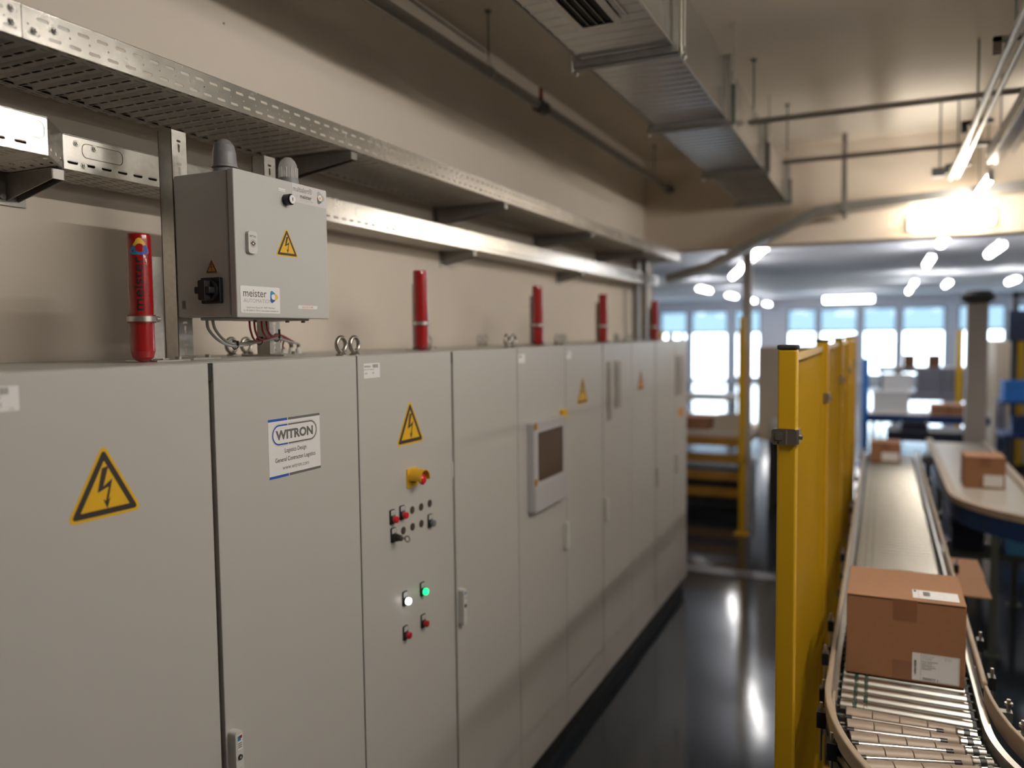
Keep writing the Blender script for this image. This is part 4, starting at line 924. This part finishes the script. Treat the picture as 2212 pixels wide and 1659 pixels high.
# curve
CC = Vector((2.43, 2.735, 0)); RO, RI = CC.x-1.372, CC.x-1.760
cu = thing('curved_roller_conveyor', 'roller conveyor curve in the bottom right corner with beige sleeves', 'conveyor', (CC.x, CC.y, 0))
def cpt(r, ang, z): return Vector((CC.x-r*math.cos(ang), CC.y-r*math.sin(ang), z))
base = absloc(cu)
def sleeve():
    mb = MB(); L = RO-RI                                  # local: along +x from outer end, taper towards the inner end
    seg = L*.80/4
    for k in range(4):
        r0 = .0285-.0016*k; r1 = r0-.0014; x0 = .018+k*seg
        mb.lathe([(r0-.003, x0), (r0, x0+.0015), (r1, x0+seg-.0025), (r1-.003, x0+seg-.001)], (0, 0, 0), EX, 'sleeve_beige', 20)
    x0 = .018+4*seg
    mb.lathe([(.020, x0), (.0215, x0+.004), (.0215, x0+.020), (.0225, x0+.021), (.0225, x0+.036), (.0215, x0+.037), (.0215, L-.004), (.008, L)], (0, 0, 0), EX, 'chrome', 20, ['chrome', 'chrome', 'switch_black', 'switch_black', 'switch_black', 'chrome', 'chrome'])
    mb.cyl((-.01, 0, 0), (L+.01, 0, 0), .006, 'steel_dark', 8)
    return mb
SL = build(sleeve(), 'tapered_roller', cu, (0, 0, 0), label='beige segmented tapered roller')
rodm = MB(); L = RO-RI
rodm.cyl((.035, 0, 0), (L*.70, 0, 0), .009, 'chrome', 14).cyl((.015, 0, 0), (.035, 0, 0), .010, 'switch_black', 12).cyl((L*.70, 0, 0), (L*.70+.02, 0, 0), .010, 'switch_black', 12)
rodm.box(.0, L, -.028, -.017, -.012, -.008, 'chrome').box(0, L, .0115, .014, -.010, -.004, 'galvanised')
RD = build(rodm, 'chrome_rod', cu, (0, 0, 0), label='bright chrome rod between sleeves')
for i in range(11):
    a = math.radians(1.2+4.6*i)
    for P_, off, z in ((SL, 0, ZC-.027), (RD, -1.9, ZC-.014)):
        o = P_ if i == 0 else P_.copy()
        if i: C.objects.link(o); o.parent = cu
        aa = a+math.radians(off if off == 0 else 2.3); o.location = cpt(RO, aa, z)-base; o.rotation_euler = (0, 0, aa)
def arc_pts(r, a0, a1, z, n=24): return [tuple(cpt(r, math.radians(a0+(a1-a0)*i/n), z)) for i in range(n+1)]
build(MB().strip(arc_pts(RO+.026, 0, 52, ZC-.11), .024, .114, 'galvanised').strip(arc_pts(RO+.041, 0, 52, ZC-.10), .006, .07, 'dark_grey'), 'side_frame', cu)
build(MB().strip(arc_pts(RI-.022, 0, 52, ZC-.11), .020, .125, 'galvanised'), 'side_frame', cu)
build(MB().strip(arc_pts((RO+RI)/2, 0, 52, ZC-.125), RO-RI, .006, 'dark_grey'), 'under_tray', cu, label='dark tray under the rollers')
build(MB().strip([tuple(cpt(RO+.036, math.radians(-3+1*i), ZC+.018)) for i in range(0, 55)], .020, .050, 'guide_beige').strip(arc_pts(RO+.020, -1, 52, ZC+.006), .010, .030, 'guide_beige'), 'guide_rail', cu, bevel=.006, label='broad beige outer guide')
gp = [(1.795, 2.93), (1.801, 2.84), (1.812, 2.75), (1.832, 2.65), (1.862, 2.55), (1.905, 2.45), (1.965, 2.36), (2.04, 2.29)]
build(MB().strip([(x+.004, y, ZC-.005) for x, y in gp], .012, .062, 'guide_beige'), 'guide_rail', cu, bevel=.004, label='beige inner guide flaring outwards')
for i, (a, rr, s) in enumerate(((-2, RO+.052, 1), (7, RO+.056, 1), (17, RO+.056, 1), (29, RO+.056, 1))):
    p = cpt(rr, math.radians(a), 0)
    build(MB().box(p.x-.014, p.x+.014, p.y-.02, p.y+.02, ZC-.02, ZC+.03, 'switch_black').cyl((p.x-.002, p.y, ZC-.13), (p.x-.002, p.y, ZC+.055), .005, 'nickel', 8), 'rail_clamp', cu, label='black clamp with steel pin')
for x, y in ((1.85, 2.86), (1.87, 2.72), (1.95, 2.56)):
    build(MB().box(x-.03, x+.015, y-.014, y+.014, ZC-.02, ZC+.012, 'galvanised_dull').cyl((x+.005, y, ZC-.05), (x+.005, y, ZC+.05), .006, 'nickel', 8).cyl((x+.005, y, ZC+.03), (x+.005, y, ZC+.04), .012, 'nickel', 8), 'rail_clamp', cu, label='steel clamp with pin')
for a in (8, 45):
    for rr in (RO, RI):
        p = cpt(rr, math.radians(a), 0); build(MB().box(p.x-.02, p.x+.02, p.y-.02, p.y+.02, 0, ZC-.12, 'steel_dark'), 'leg', cu)

# ------------------------------------------------------------------ cartons
def carton(x0, x1, y0, y1, z0, z1, lab, grp=None, labels=()):
    r = thing('carton', lab, 'cardboard box', ((x0+x1)/2, (y0+y1)/2, z0), grp); t = .004; xm = (x0+x1)/2; ym = (y0+y1)/2
    mb = MB().box(x0, x1, y0, y1, z0, z1-t, 'cardboard')
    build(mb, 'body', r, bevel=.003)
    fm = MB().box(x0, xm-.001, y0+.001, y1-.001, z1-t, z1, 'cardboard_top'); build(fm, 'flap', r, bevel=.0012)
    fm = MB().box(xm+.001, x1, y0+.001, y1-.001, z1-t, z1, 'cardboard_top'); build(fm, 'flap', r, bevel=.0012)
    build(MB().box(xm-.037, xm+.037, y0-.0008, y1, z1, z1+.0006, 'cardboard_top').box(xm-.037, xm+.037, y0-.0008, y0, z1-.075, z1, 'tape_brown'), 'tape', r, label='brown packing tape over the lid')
    build(MB().box(xm-.037, xm+.037, y0-.0008, y0, z0+.002, z0+.07, 'tape_brown'), 'tape', r, label='brown packing tape at the bottom edge')
    for q0, q1 in ((x0+.004, xm-.038), (xm+.038, x1-.004)): build(MB().box(q0, q1, y0-.0006, y0+.001, z1-.0065, z1-.0038, 'gap_dark'), 'flap_crease', r, label='dark crease under the flap')
    return r
bx = carton(1.378, 1.748, 3.01, 3.375, ZC, 1.234, 'large brown carton with two white shipping labels, nearest on the conveyor')
F = FR((1.588, 3.0100, .958), EX, EZ)
lb = MB().rrect(F, 0, .143, 0, .096, .003, .0009, .0014, 'sticker_white'); W_, H_ = .143, .096
for q in ((.026, .140, .093, .0936), (.026, .140, .003, .0036), (.026, .0266, .003, .0936), (.1394, .140, .003, .0936)): lb.quad(F, *q, 'print_black', .0017)
barcode(lb, F, .006, .013, .022, .072, .0017, 'print_black', True, 9); lb.text(F, '= 10', .004, .016, .004, .0017, 'print_grey')
for i, tx in enumerate(('Absender / Versand', 'Logistik Zentrum', 'Tel. 09602 600')): lb.text(F, tx, .029, .086-i*.0055, .0048, .0017, 'print_grey')
lb.text(F, 'Lieferschein', .098, .086, .0045, .0017, 'print_grey'); lb.text(F, 'Pos. 10 1/1', .098, .080, .0045, .0017, 'print_grey')
for i, tx in enumerate(('Firma Automation', 'Lager Nord', 'Werkstrasse 1', '92711 Parkstein', 'GERMANY')): lb.text(F, tx, .029, .067-i*.0066, .0066, .0017, 'print_grey', bold=.02)
lb.text(F, '7009577 1', .032, .0045, .0115, .0017, 'print_black', bold=.02)
build(lb, 'shipping_label', bx, label='white address label on the front')
F = FR((1.588, 3.040, 1.2346), EX, EY); lb = MB().rrect(F, 0, .142, 0, .096, .003, .0007, .0012, 'sticker_white')
lb.quad(F, .004, .012, .07, .09, 'print_black', .0015)
barcode(lb, F, .033, .055, .030, .080, .0015, 'print_black', True, 4); lb.text(F, 'R 0048', .115, .083, .007, .0015, 'print_grey'); lb.quad(F, .003, .139, .02, .0206, 'print_grey', .0015)
lb.text(F, 'Nr. 3312', .08, .06, .007, .0015, 'print_grey'); lb.text(F, '12', .095, .03, .01, .0015, 'print_grey'); lb.quad(F, .018, .0186, .004, .092, 'print_grey', .0015)
build(lb, 'shipping_label', bx, label='white label on the lid')
c3 = carton(1.394, 1.648, 8.05, 8.35, ZC, 1.125, 'blurred brown carton at the far end of the straight conveyor')
F = FR((1.49, 8.049, .965), EX, EZ); build(MB().rect(F, 0, .14, 0, .075, .001, .002, 'sticker_white'), 'shipping_label', c3, label='white label')
c4 = carton(2.07, 2.345, 7.02, 7.34, ZC-.012, 1.18, 'blurred brown carton standing on the curved belt conveyor at the right')
F = FR((2.20, 7.019, .955), EX, EZ); build(MB().rect(F, 0, .13, 0, .09, .001, .002, 'sticker_white'), 'shipping_label', c4, label='white label')
# flat carton on the side shelf
sh = thing('side_shelf', 'narrow steel shelf bracket on the right side of the straight conveyor', 'shelf', (1.88, 4.45, 0))
build(MB().box(1.815, 1.95, 4.2, 4.78, .925, .93, 'steel_dark'), 'plate', sh)
build(MB().box(1.85, 1.88, 4.44, 4.47, 0, .925, 'steel_dark').box(1.83, 1.90, 4.40, 4.50, 0, .008, 'steel_dark'), 'leg', sh)
one(MB().box(1.822, 1.950, 4.15, 4.478, .93, .937, 'cardboard_top').box(1.822, 1.955, 4.480, 4.82, .93, .937, 'cardboard_top'), 'flattened_carton', 'flattened brown carton lying right of the conveyor behind the large box', 'cardboard', (1.88, 4.45, .93), bevel=.001)

# ------------------------------------------------------------------ curved belt conveyor on the right
c2v = thing('belt_conveyor', 'curved conveyor with pale bed and dark blue side on the right', 'conveyor', (2.4, 7, 0))
bc_, ro, ri = Vector((2.92, 6.65, 0)), .96, .44
out = [(bc_.x-ro, 9.8)]+[(bc_.x-ro*math.cos(t), bc_.y-ro*math.sin(t)) for t in [PI/2*i/20 for i in range(21)]]+[(6.0, bc_.y-ro)]
inn = [(bc_.x-ri, 9.8)]+[(bc_.x-ri*math.cos(t), bc_.y-ri*math.sin(t)) for t in [PI/2*i/20 for i in range(21)]]+[(6.0, bc_.y-ri)]
mb = MB(); n = len(out)
mb.add([(x, y, ZC-.012) for x, y in out]+[(x, y, ZC-.012) for x, y in inn]+[(x, y, ZC-.06) for x, y in out]+[(x, y, ZC-.06) for x, y in inn], [(i, i+1, n+i+1, n+i) for i in range(n-1)]+[(2*n+i, 2*n+i+1, 3*n+i+1, 3*n+i) for i in range(n-1)], 'belt_pale')
build(mb, 'bed', c2v, label='pale bed')
build(MB().strip([(x, y, ZC-.15) for x, y in out], .03, .13, 'blue_fascia').strip([(x, y, ZC-.15) for x, y in inn], .03, .13, 'blue_fascia'), 'side_panel', c2v, label='dark blue side panel')
build(MB().strip([(x, y, ZC-.02) for x, y in out], .06, .045, 'guide_beige').strip([(x, y, ZC-.02) for x, y in inn], .05, .045, 'guide_beige'), 'guide_rail', c2v, label='beige guide rail')
for x, y in ((2.17, 6.02), (2.0, 8.6), (2.44, 7.2), (3.6, 5.72), (3.0, 6.18), (2.44, 9.5)): build(MB().box(x-.022, x+.022, y-.022, y+.022, 0, ZC-.15, 'steel_dark').box(x-.05, x+.05, y-.05, y+.05, 0, .01, 'steel_dark'), 'leg', c2v)
one(MB().cyl((1.88, 8.1, .97), (1.88, 8.4, .97), .044, 'dark_grey', 20).box(1.86, 1.90, 8.2, 8.3, 0, .96, 'dark_grey').cyl((1.88, 8.06, .97), (1.88, 8.1, .97), .02, 'steel_dark', 12), 'drive_motor', 'dark round drive motor between the two conveyors', 'motor', (1.87, 8.25, 0))
def tote(x0, x1, y0, y1, z0, z1, m, lab, name='tote', cat='plastic crate', grp=None):
    mb = MB(); t = .012
    mb.box(x0, x1, y0, y1, z0, z0+t, m)
    for a in ((x0, x0+t, y0, y1), (x1-t, x1, y0, y1), (x0+t, x1-t, y0, y0+t), (x0+t, x1-t, y1-t, y1)): mb.box(*a, z0+t, z1-.02, m)
    mb.box(x0-.012, x0+t, y0-.012, y1+.012, z1-.02, z1, m); mb.box(x1-t, x1+.012, y0-.012, y1+.012, z1-.02, z1, m); mb.box(x0+t, x1-t, y0-.012, y0+t, z1-.02, z1, m); mb.box(x0+t, x1-t, y1-t, y1+.012, z1-.02, z1, m)
    return one(mb, name, lab, cat, ((x0+x1)/2, (y0+y1)/2, z0), grp)
def table(x0, x1, y0, y1, z, m, lab, name='work_table', cat='table', leg='steel_dark', th=.04):
    r = thing(name, lab, cat, ((x0+x1)/2, (y0+y1)/2, 0)); build(MB().box(x0, x1, y0, y1, z-th, z, m), 'table_top', r)
    for x in (x0+.02, x1-.06):
        for y in (y0+.02, y1-.06): build(MB().box(x, x+.04, y, y+.04, 0, z-th, leg), 'leg', r)
    return r
table(1.94, 2.75, 6.75, 7.05, .50, 'steel_dark', 'low dark trolley under the curved conveyor', 'trolley', 'trolley')
tote(1.98, 2.19, 6.78, 7.0, .50, .70, 'navy', 'dark navy crate on the low trolley under the curved conveyor')
tote(2.33, 2.62, 6.78, 7.0, .50, .62, 'light_blue', 'light blue crate on the low trolley at the right edge')

# ------------------------------------------------------------------ far hall furniture
r = thing('scanner_pillar', 'tall pale grey pillar with a black camera head right of the conveyors', 'pillar', (2.42, 10.1, 0))
build(MB().box(2.32, 2.52, 10, 10.2, 0, 2.44, 'pillar_grey'), 'column', r, bevel=.01)
build(MB().lathe([(0, 0), (.10, .0), (.16, .03), (.17, .09), (.12, .14), (0, .15)], (2.42, 10.1, 2.44), EZ, 'dark_grey', 20), 'camera_head', r, label='black round head')
build(MB().box(2.27, 2.57, 9.95, 10.25, 0, .02, 'steel_dark'), 'foot', r)
r = thing('dark_machine', 'dark monitor gantry at the right edge behind the pillar', 'machine', (3.6, 13.5, 0))
build(MB().box(3.12, 3.42, 13.4, 13.7, 1.98, 2.42, 'navy'), 'monitor', r); build(MB().box(3.5, 4.3, 13.4, 13.7, 1.9, 2.5, 'dark_grey'), 'monitor', r)
build(MB().box(3.2, 3.28, 13.7, 13.78, 0, 2.7, 'dark_grey').box(4.1, 4.18, 13.7, 13.78, 0, 2.7, 'dark_grey').box(3.2, 4.18, 13.7, 13.78, 2.62, 2.7, 'dark_grey'), 'frame', r)
r = thing('yellow_robot_cell', 'yellowish tan machine housing behind the monitor gantry', 'machine', (3.8, 14.8, 0))
build(MB().box(3.05, 4.8, 14.2, 15.4, .1, 1.98, 'machine_tan'), 'housing', r, bevel=.02); build(MB().box(3.32, 3.42, 14.12, 14.2, .1, 2.1, 'fence_yellow').box(4.3, 4.4, 14.12, 14.2, .1, 2.1, 'fence_yellow'), 'edge_guard', r); build(MB().box(3.1, 4.7, 14.3, 15.3, 0, .1, 'dark_grey'), 'base', r)
r = table(2.95, 4.2, 12.6, 13.2, 1.18, 'blue_fascia', 'blue packing table at the right edge', 'packing_table', 'table', 'blue_fascia')
tote(3.0, 3.36, 12.7, 13.1, 1.18, 1.44, 'blue_bright', 'bright blue crate on the packing table at the right edge')
tote(3.42, 3.80, 12.7, 13.1, 1.18, 1.40, 'white_plastic', 'white crate beside the bright blue crate at the right edge')
table(2.75, 3.8, 10.6, 11.2, .95, 'blue_fascia', 'dark blue workbench right of the pillar', 'workbench', 'table', 'navy')
tote(2.85, 3.05, 10.7, 11.0, .95, 1.14, 'blue_fascia', 'dark blue crate on the workbench right of the pillar')
tote(3.1, 3.4, 10.7, 11.0, .95, 1.10, 'navy', 'navy crate beside the dark blue crate on the workbench')
one(MB().box(1.20, 1.30, 13.95, 14.05, .02, 1.72, 'blue_bright').box(1.12, 1.38, 13.87, 14.13, 0, .02, 'blue_bright'), 'blue_column', 'bright blue upright just right of the yellow fence', 'post', (1.25, 14, 0))
def chute(x0, x1, y0, y1, z, m, side, lab):
    r = thing('hall_conveyor', lab, 'conveyor', ((x0+x1)/2, (y0+y1)/2, 0), 'conveyors in the far hall')
    build(MB().box(x0, x1, y0, y1, z-.05, z, m), 'bed', r)
    for q in (y0-.03, y1): build(MB().box(x0, x1, q, q+.03, z-.12, z, side), 'side_panel', r)
    for x in (x0+.05, x1-.1):
        for y in (y0+.03, y1-.08): build(MB().box(x, x+.05, y, y+.05, 0, z-.05, 'steel_dark'), 'leg', r)
chute(1.55, 2.50, 11.2, 11.8, .88, 'dark_grey', 'navy', 'dark crossing conveyor beyond the straight roller conveyor')
chute(1.3, 2.9, 13.2, 13.8, .90, 'belt_pale', 'blue_fascia', 'blue sided conveyor crossing behind the white crates')
chute(1.6, 6.5, 16.2, 16.9, 1.0, 'grey_tote', 'grey_tote', 'grey crossing conveyor beneath the stacked grey crates')
chute(1.4, 6.5, 20.1, 20.7, 1.32, 'white_plastic', 'pillar_grey', 'high pale conveyor carrying two small cartons far ahead')
chute(-6.5, -1.4, 17.5, 18.3, .8, 'belt_pale', 'machine_tan', 'pale conveyor far left beyond the last cabinets')
tote(1.36, 1.86, 13.3, 13.7, .90, 1.23, 'white_plastic', 'large white crate on the blue sided conveyor')
tote(1.5, 1.98, 16.3, 16.8, 1.0, 1.34, 'white_plastic', 'white crate at the left end of the grey crossing conveyor')
for i in range(3):
    for j in range(3):
        tote(2.06+i*.42, 2.46+i*.42, 16.3, 16.8, 1.0+j*.15, 1.14+j*.15, 'grey_tote', '%s grey crate of the %s stack on the grey crossing conveyor' % (['bottom', 'middle', 'top'][j], ['left', 'centre', 'right'][i]), grp='stacked grey crates')
for x, w, lab in ((1.93, .24, 'left'), (2.42, .26, 'right')): carton(x, x+w, 20.2, 20.5, 1.32, 1.60, '%s of the two small cartons on the high pale conveyor' % lab, 'small cartons far ahead')
carton(2.15, 2.6, 13.25, 13.7, .90, 1.05, 'low brown carton on the blue sided conveyor')
tote(1.72, 2.02, 11.3, 11.7, .88, .97, 'navy', 'flat navy crate on the dark crossing conveyor')
one(MB().box(2.66, 2.76, 15.9, 16.0, .02, 2.15, 'fence_yellow').box(2.6, 2.82, 15.84, 16.06, 0, .02, 'fence_yellow'), 'yellow_upright', 'yellow upright just left of the grey pillar', 'post', (2.7, 15.95, 0))
# left opening between cabinets and fence
r = thing('cell_post', 'yellow fence post standing between the cabinets and the near fence', 'fence post', (.15, 8.69, 0))
build(MB().box(.115, .175, 8.66, 8.72, .01, 2.32, 'fence_yellow'), 'post', r); build(MB().box(.07, .22, 8.61, 8.77, 0, .01, 'fence_yellow'), 'base_plate', r)
one(MB().box(.11, .20, 8.86, 8.95, 0, 3.55, 'pillar_grey'), 'steel_column', 'grey steel column rising behind the yellow cell post', 'column', (.155, 8.9, 0))
r = thing('beige_cabinet', 'tall beige cabinet behind the gap left of the near yellow post', 'cabinet', (.42, 10.2, 0))
build(MB().box(.12, .95, 10.0, 10.5, .85, 1.98, 'machine_tan'), 'housing', r, bevel=.01); build(MB().box(.24, .3, 10.05, 10.11, 0, .85, 'dark_grey').box(.87, .93, 10.05, 10.11, 0, .85, 'dark_grey').box(.24, .93, 10.4, 10.46, 0, .85, 'dark_grey'), 'stand', r)
build(MB().box(.30, .60, 9.985, 10.0, .95, 1.12, 'white_plastic'), 'control_panel', r)
r = thing('pallet_station', 'yellow and orange framed pallet station beyond the last cabinet', 'machine', (-.55, 9.9, 0))
mb = MB()
for z in (.25, .45, .66, .86): mb.box(-1.5, .05, 9.6, 9.66, z-.05, z+.05, 'machine_orange')
build(mb, 'guard_rail', r, label='orange brown guard rails')
for x in (-1.5, -.75, 0): build(MB().box(x, x+.06, 9.66, 9.72, 0, .95, 'machine_orange'), 'leg', r)
build(MB().box(-1.6, .1, 9.72, 10.9, .86, .95, 'machine_tan'), 'deck', r); build(MB().box(-1.3, .0, 9.9, 10.8, 0, .5, 'dark_grey'), 'drive_unit', r)
carton(-1.0, -.45, 10.0, 10.5, .95, 1.10, 'pale flat carton on the deck of the pallet station')
tote(-.40, -.05, 10.0, 10.4, .95, 1.12, 'machine_tan', 'tan crate on the deck of the pallet station')
for x, y, lab in ((-.40, 11.8, 'yellow upright behind the pallet station'), (-1.9, 13.0, 'yellow upright far left beyond the pallet station')):
    one(MB().box(x, x+.10, y, y+.08, .01, 2.2, 'fence_yellow').box(x-.05, x+.15, y-.05, y+.13, 0, .01, 'fence_yellow'), 'yellow_upright', lab, 'post', (x+.05, y, 0))
